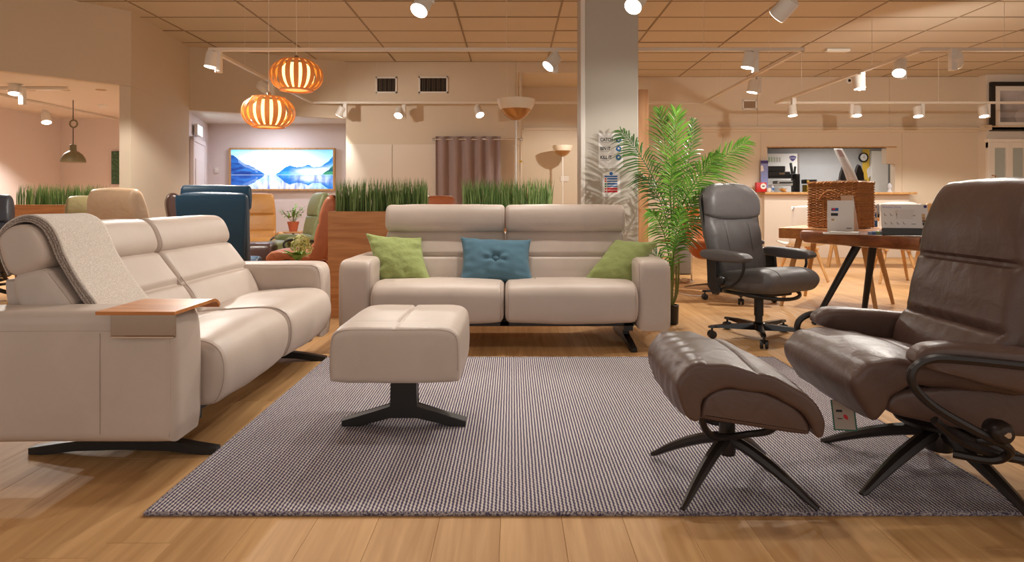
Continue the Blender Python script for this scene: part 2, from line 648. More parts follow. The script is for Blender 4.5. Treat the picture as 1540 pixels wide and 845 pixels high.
def thing(name, label, cat, loc=(0, 0, 0), rotz=0.0, group=None):
    o = bpy.data.objects.new(name, None)
    o.empty_display_size = 0.1
    C.objects.link(o)
    o.location = loc
    o.rotation_euler = (0, 0, rotz)
    return tag(o, label, cat, group)


def copy_tree(o, parent=None):
    c = o.copy()
    C.objects.link(c)
    c.parent = parent
    for ch in list(o.children):
        copy_tree(ch, c)
    return c


def struct(name, mb, mat, label, parent=None, smooth=False):
    o = mb.build(name, mat, parent, smooth)
    o['kind'] = 'structure'
    if label and parent is None:
        o['label'] = label
        o['category'] = 'wall' if name.startswith('wall') else name.split('_')[0]
    return o


def print_panel(name, p00, ux, uy, nx, ny, colfun, mat, parent=None):
    """flat print: a grid of coloured cells on a real sheet; ux, uy span the sheet from its lower corner"""
    p00, ux, uy = Vector(p00), Vector(ux), Vector(uy)
    verts = [tuple(p00 + ux * (i / nx) + uy * (j / ny)) for j in range(ny + 1) for i in range(nx + 1)]
    faces, cols = [], []
    for j in range(ny):
        for i in range(nx):
            a = j * (nx + 1) + i
            faces.append((a, a + 1, a + nx + 2, a + nx + 1))
            cols.append(colfun((i + 0.5) / nx, (j + 0.5) / ny))
    me = bpy.data.meshes.new(name)
    me.from_pydata(verts, [], faces)
    at_ = me.color_attributes.new('print', 'FLOAT_COLOR', 'CORNER')
    buf = []
    for p, c in zip(me.polygons, cols):
        for _ in range(p.loop_total):
            buf += [c[0], c[1], c[2], 1.0]
    at_.data.foreach_set('color', buf)
    me.materials.append(mat)
    o = bpy.data.objects.new(name, me)
    C.objects.link(o)
    if parent is not None:
        o.parent = parent
    return o


def lettering(name, text, loc, size, mat, parent=None, rot=(R(90), 0, 0), align='LEFT', bold=0.0, sx=1.0):
    cu = bpy.data.curves.new('lettering_source', 'FONT')
    cu.body = text
    cu.size = size
    cu.align_x = align
    cu.offset = bold
    cu.extrude = 0.0006
    t = bpy.data.objects.new('lettering_source', cu)
    C.objects.link(t)
    dg = bpy.context.evaluated_depsgraph_get()
    me = bpy.data.meshes.new_from_object(t.evaluated_get(dg))
    bpy.data.objects.remove(t)
    me.materials.clear()
    me.materials.append(mat)
    o = bpy.data.objects.new(name, me)
    o.location = loc
    o.rotation_euler = rot
    o.scale = (sx, 1, 1)
    C.objects.link(o)
    if parent is not None:
        o.parent = parent
    return o

# ================================================================== THE SETTING
CEIL = 3.2
LOWC = 2.385

# ---- floor: oak boards running away from the camera
floor = struct('floor', MB().span(-8.2, 9.6, -1.2, 13.6, -0.08, -0.012), M_subfloor, 'warm oak plank floor of the furniture showroom')
PW, PL = 0.192, 1.38
boards = []
rng = random.Random(3)
i = 0
x = -8.1
while x < 9.4:
    y = -1.1 - rng.random() * PL
    while y < 11.4:
        cx, cy = x + PW / 2, y + PL / 2
        dd = max(cy, 0.4)
        ok = cy > 0.9 and abs(cx) < 0.86 * (cy + PL / 2) + 0.3
        boards.append((cx, cy, ok, 1.0 / dd if cy > 1.2 else 0.0))
        y += PL
    x += PW
vis = sorted([b for b in boards if b[2]], key=lambda b: -b[3])[:300]
near = set((b[0], b[1]) for b in vis)


def board_mesh(mb, cx, cy):
    g, t = 0.0004, 0.0007
    a, b = PW / 2 - g, PL / 2 - g
    v = [(-a, -b, -0.012), (a, -b, -0.012), (a, b, -0.012), (-a, b, -0.012),
         (-a, -b, -t), (a, -b, -t), (a, b, -t), (-a, b, -t),
         (-a + t, -b + t, 0), (a - t, -b + t, 0), (a - t, b - t, 0), (-a + t, b - t, 0)]
    f = [(0, 1, 5, 4), (1, 2, 6, 5), (2, 3, 7, 6), (3, 0, 4, 7), (4, 5, 9, 8), (5, 6, 10, 9), (6, 7, 11, 10), (7, 4, 8, 11), (8, 9, 10, 11)]
    mb.add([(p[0] + cx, p[1] + cy, p[2]) for p in v], f)


mb = MB()
board_mesh(mb, 0, 0)
proto = mb.build('plank', M_oakfloor, floor, False)
proto.location = (vis[0][0], vis[0][1], 0)
for b in vis[1:]:
    o = proto.copy()
    o.location = (b[0], b[1], 0)
    C.objects.link(o)
mb = MB()
for b in boards:
    if (b[0], b[1]) not in near:
        board_mesh(mb, b[0], b[1])
rest = mb.build('far_planks', M_oakfloor, floor, False, recalc=False)
rest['kind'] = 'stuff'

# ---- main ceiling: lay-in tiles between thin bars
ceil = struct('ceiling', MB().span(-8.2, 9.6, -1.2, 11.4, CEIL + 0.035, CEIL + 0.10), M_tile, 'suspended ceiling of large beige tiles')
gx0, gy0 = 0.557, 7.50


def left_limit(d):
    pts = [(3.0, -8.5), (6.41, -5.25), (7.27, -4.43), (8.95, -4.62), (9.9, -2.6), (12, -2.6)]
    for (d0, x0), (d1, x1) in zip(pts, pts[1:]):
        if d0 <= d <= d1:
            return x0 + (x1 - x0) * (d - d0) / (d1 - d0)
    return -8.5


tproto = None
for ix in range(-6, 8):
    for iy in range(-3, 6):
        cx, cy = gx0 + 1.2 * ix + 0.6, gy0 + 0.6 * iy + 0.3
        if abs(cx) > 0.86 * cy + 0.7 or cx + 0.6 < left_limit(min(max(cy, 3.1), 11.9)) or cy > 11.3:
            continue
        if tproto is None:
            tm = MB().box((0, 0, 0), (1.188, 0.588, 0.016), 0.004, 1)
            tproto = tm.build('tile', M_tile, ceil, False)
            o = tproto
        else:
            o = tproto.copy()
            C.objects.link(o)
        o.location = (cx, cy, CEIL + 0.012 + (0.004 if (ix * 7 + iy * 3) % 5 == 0 else 0.0))
mb = MB()
for ix in range(-7, 9):
    mb.span(gx0 + 1.2 * ix - 0.011, gx0 + 1.2 * ix + 0.011, -1.1, 11.3, CEIL - 0.001, CEIL + 0.034)
for iy in range(-14, 7):
    mb.span(-8.0, 9.5, gy0 + 0.6 * iy - 0.011, gy0 + 0.6 * iy + 0.011, CEIL, CEIL + 0.034)
mb.build('ceiling_grid', M_tbar, ceil, False)

# ---- lower ceiling of the side room and the picture recess
pl = [(-8.2, 3.0), (-7.6, 3.9), (-5.25, 6.45), (-4.5, 7.3), (-4.68, 8.98), (-2.66, 9.98), (-2.5, 11.4), (-8.2, 11.4)]
struct('ceiling_side_room', MB().prism(pl, LOWC, LOWC + 0.06), M_wallw, 'lower pale ceiling over the side room')


def wall_run(name, pts, th, z0, z1, mat, label):
    """upright slab along a line in plan, thickened away from the room"""
    mb = MB()
    for (a, b) in zip(pts, pts[1:]):
        a, b = Vector((a[0], a[1])), Vector((b[0], b[1]))
        t = (b - a).normalized()
        n = Vector((-t.y, t.x)) * th
        mb.prism([tuple(a), tuple(b), tuple(b + n), tuple(a + n)], z0, z1)
    return struct(name, mb, mat, label)


wall_run('wall_bulkhead', [(-8.0, 3.52), (-5.25, 6.41), (-4.43, 7.27), (-4.62, 8.95)], 0.10, 2.335, CEIL + 0.03, M_wall, 'beige upper wall stepping down over the side room opening')
wall_run('wall_bulkhead_recess', [(-4.62, 8.95), (-2.63, 9.9)], 0.10, 2.30, CEIL + 0.03, M_wall, 'beige upper wall above the picture recess')
struct('wall_pier', MB().prism([(-4.44, 7.28), (-4.62, 8.94), (-4.80, 8.94), (-4.555, 7.25)], 0, 2.335), M_wall, 'beige wall pier between side room and picture recess')
struct('wall_left', MB().prism([(-7.58, 10.6), (-7.45, 1.0), (-7.7, 1.0), (-7.83, 10.6)], 0, LOWC), M_pink, 'pinkish side wall of the side room')
struct('wall_alcove', MB().span(-7.8, -5.30, 10.5, 10.62, 0, LOWC), M_pink, 'pinkish end wall of the side room')
struct('wall_recess_side', MB().prism([(-4.78, 9.0), (-5.50, 11.34), (-5.62, 11.34), (-4.90, 9.0)], 0, LOWC), M_pink, 'pale side wall of the picture recess holding a door')
struct('wall_recess_back', MB().span(-5.6, -2.4, 11.30, 11.42, 0, LOWC), M_pink, 'pale wall behind the illuminated landscape picture')
struct('wall_recess_return', MB().span(-2.63, -2.50, 10.05, 11.32, 0, LOWC), M_wall, 'short return wall of the picture recess')
struct('wall_back_centre', MB().span(-2.63, 0.06, 9.9, 10.05, 0, CEIL + 0.03), M_wall, 'beige wall with two dark vents and a grey curtain')
struct('wall_back_step', MB().span(-0.09, 0.06, 10.05, 11.1, 0, CEIL + 0.03), M_wall, 'short step in the beige wall beside the curtain')

# white lining panels below the vents
mb = MB()
zt = Z(217, 9.88)
mb.span(-2.62, X(590, 9.88) - 0.004, 9.876, 9.90, 0, zt, 0.003, 1)
mb.span(X(590, 9.88) + 0.004, X(668, 9.88), 9.876, 9.90, 0, zt, 0.003, 1)
mb.build('trim_1', M_wallw, None, False)
tag(bpy.data.objects['trim_1'], 'pale lining panels on the wall left of the curtain'.replace(' left of', ' beside'), 'trim', kind='structure')

# back wall with the service hatch
D = 11.1
hx0, hx1, hx2 = X(1154, D), X(1333, D), X(1346, D)
hz0, hz1, hz2 = Z(289, D), Z(222, D), Z(246, D)
mb = MB()
mb.span(0.06, hx0, D, D + 0.14, 0, CEIL + 0.03)
mb.span(hx0, hx2, D, D + 0.14, 0, hz0)
mb.span(hx0, hx2, D, D + 0.14, hz1, CEIL + 0.03)
mb.span(hx1, hx2, D, D + 0.14, hz2, hz1)
mb.span(hx2, 9.5, D, D + 0.14, 0, CEIL + 0.03)
struct('wall_back', mb, M_wall, 'long beige wall with the service hatch and ledge')
struct('wall_right', MB().span(9.4, 9.55, -1.2, 11.2, 0, CEIL + 0.03), M_wall, 'plain beige side wall of the showroom')
struct('wall_back_cabinet', MB().span(X(1480, 10.95), 9.42, 10.90, 11.1, 0, CEIL + 0.03), M_wallw, 'white wall section behind the framed picture')
# soffit box near the pillar
struct('wall_soffit', MB().span(0.06, 1.7, 9.9, 11.1, Z(110, 9.9), CEIL + 0.03, 0.01), M_wall, 'boxed beige soffit under the ceiling beside the pillar')
# ledge and mouldings
mb = MB()
zl = Z(193, D)
mb.span(X(1040, D), X(1484, D), D - 0.07, D, zl - 0.02, zl + 0.02, 0.008)
mb.span(X(1040, D), X(1484, D), D - 0.035, D, zl - 0.07, zl - 0.02, 0.006)
mb.span(X(1478, 10.85), 9.4, 10.82, 10.92, zl - 0.06, zl + 0.03, 0.01)
o = mb.build('trim_2', M_wall, None, False)
tag(o, 'beige moulded ledge running above the service hatch', 'trim', kind='structure')
mb = MB()
for px, z0, z1 in ((1140, zl, CEIL), (1338, zl, CEIL), (1145, 0, zl), (1088, 0, zl - 0.1), (1357, 0, zl - 0.1), (1479, zl, CEIL)):
    mb.span(X(px, D) - 0.012, X(px, D) + 0.012, D - 0.014, D, z0, z1)
mb.span(X(962, D), X(1480, D), D - 0.012, D, Z(176, D) - 0.01, Z(176, D) + 0.01)
o = mb.build('trim_3', M_wall, None, False)
tag(o, 'thin beige cover strips over the joints of the hatch wall', 'trim', kind='structure')
# wall lining between curtain and pillar
mb = MB()
zq = Z(192, D)
mb.span(X(787, D), X(960, D), D - 0.05, D, zq - 0.05, zq, 0.006)
mb.span(X(785, D), X(789, D), D - 0.03, D, 0, zq, 0.004)
mb.span(X(770, 9.88), X(784, 9.88), 9.87, 9.9, Z(218, 9.88) - 0.02, Z(218, 9.88), 0.003)
o = mb.build('trim_4', M_wall, None, False)
tag(o, 'beige door surround between the curtain and the pillar', 'trim', kind='structure')
mb = MB()
mb.span(hx0 - 0.6, 9.3, D - 0.02, D, 0, 0.12, 0.005)
o = mb.build('baseboard_back', M_white, None, False)
tag(o, 'white skirting board along the hatch wall', 'baseboard', kind='structure')
# hatch lining and shelf
mb = MB()
mb.span(hx0 - 0.02, hx2 + 0.02, D - 0.015, D + 0.15, hz1, hz1 + 0.02)
o = mb.build('window_1', M_oakl, None, False)
tag(o, 'open service hatch with a thin oak head lining', 'hatch', kind='structure')
cs = MB().span(X(1143, D), X(1368, D), D - 0.22, D - 0.002, hz0 - 0.04, hz0, 0.008)
tag(cs.build('hatch_counter', M_oakl, None, False), 'long pale oak counter board of the service hatch', 'counter')
mb = MB().span(X(1146, D), X(1362, D), D - 0.10, D, 0, hz0 - 0.04, 0.004)
tag(mb.build('trim_5', M_wallw, None, False), 'pale panelled front beneath the hatch counter', 'trim', kind='structure')

# office behind the hatch
mb = MB()
mb.span(hx0 - 0.7, 8.2, 13.2, 13.3, 0, 2.5)
mb.span(hx0 - 0.75, hx0 - 0.65, D + 0.14, 13.2, 0, 2.5)
mb.span(8.1, 8.2, D + 0.14, 13.2, 0, 2.5)
struct('wall_office', mb, M_grey, 'grey painted walls of the office behind the hatch')
struct('ceiling_office', MB().span(hx0 - 0.75, 8.2, D + 0.14, 13.3, 2.12, 2.2), M_wallw, 'pale low ceiling of the office')
mb = MB()
mb.span(X(1312, 13.1), X(1337, 13.1) , 13.12, 13.2, 0, 2.05, 0.01)
tag(mb.build('door_2', M_white, None, False), 'bright white door at the end of the office', 'door', kind='structure')

# the pillar
struct('wall_pillar', MB().span(X(874, 5.8), X(960, 5.8), 5.8, 6.15, 0, CEIL + 0.03, 0.006, 1), M_pillar, 'square grey-cream pillar carrying two notices')
mb = MB().span(X(873.5, 5.79), X(880, 5.79), 5.786, 5.81, 0, CEIL, 0.003, 1)
tag(mb.build('trim_6', M_white, None, False), 'pale corner strip on the edge of the pillar', 'trim', kind='structure')

# recess door with panels
wd = thing('door_1', 'white panelled door in the side wall of the recess', 'door')
wd['kind'] = 'structure'
A, B = Vector((-4.78, 9.0)), Vector((-5.50, 11.34))
tdir = (B - A).normalized()
nrm = Vector((tdir.y, -tdir.x))
if nrm.x < 0: nrm = -nrm
ang = math.atan2(tdir.y, tdir.x)
wd.location = (A.x, A.y, 0)
wd.rotation_euler = (0, 0, ang)
MB().span(0.75, 1.75, -0.045, -0.005, 0, 1.93, 0.005, 1).build('door_leaf', M_pink, wd, False)
fr = MB()
fr.span(0.68, 0.75, -0.06, -0.003, 0, 2.0, 0.005, 1).span(1.75, 1.82, -0.06, -0.003, 0, 2.0, 0.005, 1).span(0.68, 1.82, -0.06, -0.003, 1.93, 2.0, 0.005, 1)
fr.build('door_frame', M_pink, wd, False)
for zc in (1.45, 0.85, 0.35):
    MB().span(0.88, 1.62, -0.06, -0.04, zc - 0.22, zc + 0.22, 0.015, 2).build('door_panel', M_pink, wd, False)

# glazed white double door under the framed picture
gd = thing('door_3', 'white glazed double doors below the framed picture', 'door')
gd['kind'] = 'structure'
dz = 10.86
zt = Z(214, dz)
fr = MB()
for a, b in ((1484, 1494), (1511, 1521), (1538, 1560)):
    fr.span(X(a, dz), X(b, dz), dz - 0.04, dz + 0.03, 0, zt, 0.006, 1)
fr.span(X(1484, dz), X(1560, dz), dz - 0.035, dz + 0.03, zt - 0.10, zt, 0.006, 1)
fr.span(X(1482, dz), X(1562, dz), dz - 0.06, dz + 0.03, zt, zt + 0.06, 0.01, 1)
fr.span(X(1484, dz), X(1560, dz), dz - 0.035, dz + 0.03, 0, 0.9, 0.006, 1)
fr.build('door_frame', M_white, gd, False)
for a, b in ((1494, 1511), (1521, 1538)):
    MB().span(X(a, dz), X(b, dz), dz - 0.005, dz + 0.01, 0.9, zt - 0.1).build('pane', plain('pane_glass_%d' % a, srgb(176, 186, 184), 0.15), gd, False)
MB().tube([(X(1491, dz), dz - 0.09, Z(280, dz)), (X(1491, dz), dz - 0.09, Z(264, dz)), (X(1489, dz), dz - 0.04, Z(264, dz))], 0.012, 6).build('door_handle', M_bronze, gd)

# ================================================================== RUG
RX0, RX1, RY0, RY1 = -1.165, 1.655, 1.985, 3.955
rug = thing('area_rug', 'large flat woven rug flecked navy and cream on the oak floor', 'rug', ((RX0 + RX1) / 2, (RY0 + RY1) / 2, 0))
w, h = (RX1 - RX0) / 2, (RY1 - RY0) / 2
nx, ny = 90, 60
v, f = [], []
for j in range(ny + 1):
    for i in range(nx + 1):
        xx, yy = -w + 2 * w * i / nx, -h + 2 * h * j / ny
        v.append((xx + (0.006 * mnoise.noise(Vector((0, yy * 4, 1))) if i in (0, nx) else 0), yy + (0.006 * mnoise.noise(Vector((xx * 4, 0, 5))) if j in (0, ny) else 0), 0.011))
for j in range(ny):
    for i in range(nx):
        a = j * (nx + 1) + i
        f.append((a, a + 1, a + nx + 2, a + nx + 1))
mb = MB()
mb.add(v, f)
mb.span(-w + 0.004, w - 0.004, -h + 0.004, h - 0.004, 0.0006, 0.0105)
mb.build('rug_field', M_rug, rug, False)
mb = MB()
per = []
npp = 900
for i in range(npp):
    s = i / npp * 4
    k, t = int(s), s - int(s)
    p = [(-w + 2 * w * t, -h), (w, -h + 2 * h * t), (w - 2 * w * t, h), (-w, h - 2 * h * t)][k]
    per.append((p[0], p[1], 0.0075))
mb.tube(per, [0.0066 + 0.0012 * (i % 2) for i in range(npp)], 5, closed=True)
mb.build('rug_binding', M_rugb, rug)


# ================================================================== SOFAS
def sofa(name, label, loc, rotz, sw, lean, drop, hx=0.0):
    t = thing(name, label, 'sofa', loc, rotz)
    aw, gap = 0.23, 0.006
    W = sw * 2 + aw * 2
    seat = [(0.055, 0.195), (0.012, 0.25), (0.0, 0.33), (0.016, 0.405), (0.07, 0.446), (0.16, 0.455), (0.32, 0.447), (0.52, 0.428), (0.66, 0.405), (0.70, 0.35), (0.66, 0.25), (0.4, 0.205), (0.2, 0.195)]
    back = [(0.45, 0.40), (0.455, 0.50), (0.485, 0.60), (0.525, 0.72), (0.545, 0.762), (0.60, 0.785), (0.66, 0.775), (0.685, 0.70), (0.66, 0.52), (0.63, 0.40), (0.54, 0.365)]
    head = [(0.535, 0.80), (0.528, 0.86), (0.54, 0.92), (0.575, 0.958), (0.63, 0.964), (0.675, 0.935), (0.69, 0.87), (0.68, 0.80), (0.64, 0.77), (0.575, 0.77)]
    c = (0.52, 0.38)
    back, head = rot2(back, c, lean), rot2(head, c, lean)
    head = [(a - 0.025 + 0.06 * math.sin(lean), b + 0.004 - drop) for a, b in head]
    zb = c[1] + (0.60 - c[1]) * math.cos(lean)
    for s in (-1, 1):
        x0, x1 = (s * sw if s < 0 else gap / 2), (s * sw if s > 0 else -gap / 2)

        def sd(x, a, b, na, nb, x0=x0, x1=x1):
            return 0.004 * math.exp(-((a - 0.33) / 0.012) ** 2) if nb > 0.5 else 0.0
        p = cushion(MB(), seat, x0, x1, 0.042, 110, 16, 0.012, sd, 0.004, 7, seed=s, scaled=True).build('seat_cushion', M_taupe, t)
        for xe, ins in ((x0 + 0.022, 0.010), (x1 - 0.022, 0.010)):
            seam(seat, xe, ins - 0.006, 0.003).build('piping', M_taupe_s, p)

        def bd(x, a, b, na, nb):
            return 0.020 * math.exp(-((b - zb) / 0.012) ** 2) if na < 0.1 else 0.0
        xs0, xs1 = (x0 - hx if s < 0 else x0), (x1 + hx if s > 0 else x1)
        x0, x1 = xs0, xs1
        p = cushion(MB(), back, x0, x1, 0.035, 140, 14, 0.008, bd, 0.004, 8, seed=s + 5).build('backrest', M_taupe, t)
        seam(back, x0 + 0.02, 0.005, 0.003).build('piping', M_taupe_s, p)
        seam(back, x1 - 0.02, 0.005, 0.003).build('piping', M_taupe_s, p)
        p = cushion(MB(), head, x0 - 0.002, x1 + 0.002, 0.035, 80, 14, 0.005, None, 0.003, 7, seed=s + 9).build('headrest', M_taupe, t)
        seam(head, x0 + 0.02, 0.005, 0.003).build('piping', M_taupe_s, p)
        seam(head, x1 - 0.02, 0.005, 0.003).build('piping', M_taupe_s, p)
    for s in (-1, 1):
        xa, xb = sorted((s * sw, s * (sw + aw)))
        arm = [(0.075, 0.15), (0.068, 0.30), (0.07, 0.50), (0.085, 0.575), (0.125, 0.601), (0.25, 0.604), (0.6, 0.602), (0.9, 0.596), (0.95, 0.56), (0.955, 0.30), (0.94, 0.15), (0.90, 0.132), (0.5, 0.131), (0.12, 0.132)]
        p = cushion(MB(), arm, xa + 0.002, xb, 0.045, 120, 8, 0.0, None, 0.0015, 6, seed=s, scaled=True).build('armrest', M_taupe, t)
        xo = xb if s > 0 else xa
        seam(arm, xo - s * 0.014, 0.018, 0.0022).build('piping', M_taupe_s, p)
        seam(arm, (xa if s > 0 else xb) + s * 0.016, 0.013, 0.0022).build('piping', M_taupe_s, p)
        sm = MB()
        for yy in (0.33, 0.72):
            sm.tube([(xo - s * 0.001, yy, 0.17), (xo + s * 0.0004, yy, 0.35), (xo - s * 0.001, yy, 0.53)], 0.0016, 5)
        sm.tube([(xo - s * 0.0026, 0.12, 0.537), (xo - s * 0.0026, 0.5, 0.537), (xo - s * 0.0026, 0.9, 0.533)], 0.0016, 5)
        sm.build('stitching', M_taupe_t, p)
    # back shell, base and feet
    sh = rot2([(0.66, 0.22), (0.66, 0.45), (0.70, 0.74), (0.76, 0.745), (0.80, 0.70), (0.79, 0.22)], c, lean * 0.6)
    cushion(MB(), sh, -sw, sw, 0.02, 40, 6).build('back_panel', M_taupe, t)
    b = MB()
    b.span(-sw + 0.01, sw - 0.01, 0.12, 0.17, 0.155, 0.192, 0.004, 1).span(-sw + 0.01, sw - 0.01, 0.62, 0.67, 0.155, 0.20, 0.004, 1)
    b.span(-0.03, 0.03, 0.12, 0.66, 0.16, 0.19)
    for s in (-1, 1):
        b.span(s * (sw - 0.05) - 0.03, s * (sw - 0.05) + 0.03, 0.12, 0.66, 0.125, 0.185)
    b.build('base_frame', M_blackm, t, False)
    for s in (-1, 1):
        xf = s * (W / 2 - 0.26)
        bl = [(0.03, 0.001), (0.085, 0.001), (0.22, 0.016), (0.40, 0.021), (0.58, 0.016), (0.715, 0.001), (0.77, 0.001), (0.77, 0.026), (0.62, 0.050), (0.48, 0.062), (0.46, 0.13), (0.34, 0.13), (0.32, 0.062), (0.18, 0.050), (0.03, 0.026)]
        MB().prism(bl, xf - 0.022, xf + 0.022, 'yz', 0.003, 1).build('foot', M_blackm, t, False)
    return t


sofa_b = sofa('sofa', 'two-seat taupe leather sofa holding green and blue scatter cushions', (-0.05, 4.09, 0), 0, 0.885, 0.0, 0.0)
sofa_l = sofa('sofa', 'taupe leather sofa with a wool throw and wooden arm tray', (-1.135, 3.20, 0), R(90), 0.75, R(19), 0.005, 0.055)


# ---- scatter cushions
def pillow(name, label, cs, T, mat, seed, button=False, wr=0.022, tagspot=None, group=None):
    c = [Vector(p) for p in cs]          # bottom-left, bottom-right, top-right, top-left
    n = 34
    nrm = ((c[1] - c[0]).cross(c[3] - c[0])).normalized()
    cen = sum(c, Vector()) / 4
    t = thing(name, label, 'cushion', (cen.x, cen.y, min(p.z for p in c)), 0, group)
    org = t.location.copy()
    v, f = [], []
    for side in (1, -1):
        for j in range(n + 1):
            for i in range(n + 1):
                u, w_ = 2 * i / n - 1, 2 * j / n - 1
                uu = u * (1 - 0.11 * (1 - w_ * w_) * abs(u))
                ww = w_ * (1 - 0.11 * (1 - u * u) * abs(w_))
                s, q = (uu + 1) / 2, (ww + 1) / 2
                p = (c[0] * (1 - s) + c[1] * s) * (1 - q) + (c[3] * (1 - s) + c[2] * s) * q
                e = max(0.0, (1 - u * u) * (1 - w_ * w_))
                th = T * e ** 0.42
                if button and side == 1:
                    rr = math.hypot(u * 1.25, w_)
                    th -= T * 0.50 * math.exp(-(rr / 0.15) ** 2)
                    an = math.atan2(w_, u)
                    th += T * 0.10 * math.sin(an * 5 + 0.6) * math.exp(-((rr - 0.28) / 0.16) ** 2)
                edge = (1 - e) ** 2
                th += (wr * (0.5 if button else 1.0)) * mnoise.noise(Vector((p.x * 16 + seed, p.z * 26, seed + side))) * (0.25 + edge) * min(1, e * 14)
                v.append(tuple(p + nrm * th * side - org))
    m = (n + 1) ** 2
    for side in (0, 1):
        for j in range(n):
            for i in range(n):
                a = side * m + j * (n + 1) + i
                q = (a, a + 1, a + n + 2, a + n + 1)
                f.append(q if side == 0 else q[::-1])
    mb = MB()
    mb.add(v, f)
    o = mb.build('cover', mat, t, recalc=False, angle=80)
    bm = bmesh.new()
    bm.from_mesh(o.data)
    bmesh.ops.remove_doubles(bm, verts=bm.verts[:], dist=0.0004)
    bm.to_mesh(o.data)
    bm.free()
    if button:
        Mx = Matrix.Translation(cen - org + nrm * (T * 0.64)) @ nrm.to_track_quat('Z', 'Y').to_matrix().to_4x4()
        MB().lathe([(0.001, 0.018), (0.016, 0.015), (0.023, 0.007), (0.024, -0.004), (0.018, -0.014)][::-1], 18, Mx).build('button', mat, t)
    if tagspot is not None:
        p = Vector(tagspot) - org
        MB().add([tuple(p), tuple(p + Vector((0.022, -0.004, 0.0))), tuple(p + Vector((0.030, -0.012, 0.045))), tuple(p + Vector((0.012, -0.012, 0.055)))], [(0, 1, 2, 3)]).build('care_label', M_paper, t, False)
    return t


pillow('scatter_cushion', 'light green linen scatter cushion standing upright beside the blue one',
       [at(566, 427, 4.44), at(651, 427, 4.40), at(634, 357, 4.58), at(549, 350, 4.60)], 0.085, M_green, 3, tagspot=at(560, 427, 4.36))
pillow('scatter_cushion', 'dark green linen scatter cushion slumped on the corner of an armrest',
       [at(872, 427, 4.46), at(949, 429, 4.36), at(991, 364, 4.50), at(925, 361, 4.62)], 0.095, M_green, 9)
pillow('scatter_cushion', 'blue scatter cushion with a deep button in its middle',
       [at(689, 428, 4.40), at(804, 428, 4.40), at(799, 360, 4.56), at(692, 356, 4.56)], 0.085, M_blue, 5, True, tagspot=at(801, 429, 4.34))

# ---- throw over the headrest of the side sofa
t = thing('throw_blanket', 'folded oatmeal wool throw hanging over the sofa headrest', 'blanket', (-1.9, 2.66, 0.5))
lean_ = R(19)
_hd = [(0.695, 0.80), (0.70, 0.87), (0.685, 0.945), (0.63, 0.972), (0.575, 0.967), (0.532, 0.925), (0.518, 0.86), (0.515, 0.80), (0.50, 0.72), (0.475, 0.62), (0.45, 0.54), (0.442, 0.47)]
_hd = rot2(_hd, (0.52, 0.38), lean_)
path = [(-1.135 - a + 0.010, b) for a, b in _hd]
pth = crom([Vector((a, 0, b)) for a, b in path], 6)
for layer in range(4):
    off = 0.004 + 0.0075 * layer
    y0, y1 = 2.445 - 0.004 * (3 - layer), 2.76 - 0.004 * (3 - layer)
    v, f = [], []
    ns = 26
    for i, p in enumerate(pth):
        a = pth[max(i - 1, 0)]
        b = pth[min(i + 1, len(pth) - 1)]
        tg = (b - a).normalized()
        nn = Vector((-tg.z, 0, tg.x))
        for j in range(ns + 1):
            yy = y0 + (y1 - y0) * j / ns + (0.004 * mnoise.noise(Vector((p.x * 9, p.z * 9, layer * 3.0))) if j in (0, ns) else 0)
            w_ = 0.004 * mnoise.noise(Vector((p.x * 5, yy * 6, p.z * 5))) * layer / 3
            q = p + nn * (off + max(w_, -0.002))
            v.append((q.x + 1.9, yy - 2.66, q.z - 0.5))
    n = ns + 1
    for i in range(len(pth) - 1):
        for j in range(ns):
            f.append((i * n + j, i * n + j + 1, (i + 1) * n + j + 1, (i + 1) * n + j))
    mb = MB()
    mb.add(v, f)
    o = mb.build('blanket_layer', M_throw if layer == 3 else M_throwe, t, True, 80, recalc=True)
    md = o.modifiers.new('thickness', 'SOLIDIFY')
    md.thickness = 0.006
    md.offset = 0

# ---- oak arm tray with its steel clip
t = thing('arm_tray', 'small bent oak tray with a steel clip on the sofa armrest', 'tray', (-1.28, 2.22, 0.6))
prof = [(-0.10, 0.018), (0.10, 0.018), (0.17, 0.018), (0.212, 0.012), (0.232, -0.012)]
pp = crom([Vector((a, b)) for a, b in prof], 4)
lo, hi = [], []
for i, p in enumerate(pp):
    a, b = pp[max(i - 1, 0)], pp[min(i + 1, len(pp) - 1)]
    tg = (b - a).normalized()
    nn = Vector((-tg.y, tg.x)) * 0.006
    hi.append(p + nn)
    lo.append(p - nn)
out = [(q.x, q.y) for q in lo + hi[::-1]]
MB().prism(out, -0.135, 0.135, 'yz', 0.002, 1).build('tray_board', M_tray, t)
cl = MB()
cl.span(-0.130, 0.10, -0.026, -0.022, -0.080, 0.012, 0.0015, 1)
cl.span(-0.130, 0.10, -0.024, 0.19, 0.007, 0.010)
o = cl.build('steel_clip', M_steel, t, False)
MB().tube([(-0.125, -0.026, -0.078), (0.095, -0.026, -0.078)], 0.005, 6).build('clip_edge', M_chrome, o)

# ================================================================== TAUPE FOOTSTOOL
t = thing('footstool', 'taupe leather footstool on a flat black T-shaped foot', 'footstool', (-0.475, 2.80, 0))
fp = [(-0.262, 0.29), (-0.262, 0.42), (-0.245, 0.468), (-0.19, 0.486), (-0.05, 0.487), (0.05, 0.487), (0.19, 0.486), (0.245, 0.468), (0.262, 0.42), (0.262, 0.29), (0.245, 0.268), (0.1, 0.262), (-0.1, 0.262), (-0.245, 0.268)]


def fd(x, a, b, na, nb):
    if nb < 0.5: return 0.0
    xs = 0.0 if x > -0.10 else 0.0
    k = 0.012 if x > -0.16 else 0.003
    return k * math.exp(-((a - xs) / 0.007) ** 2) + 0.004 * math.exp(-((x + 0.16) / 0.007) ** 2)


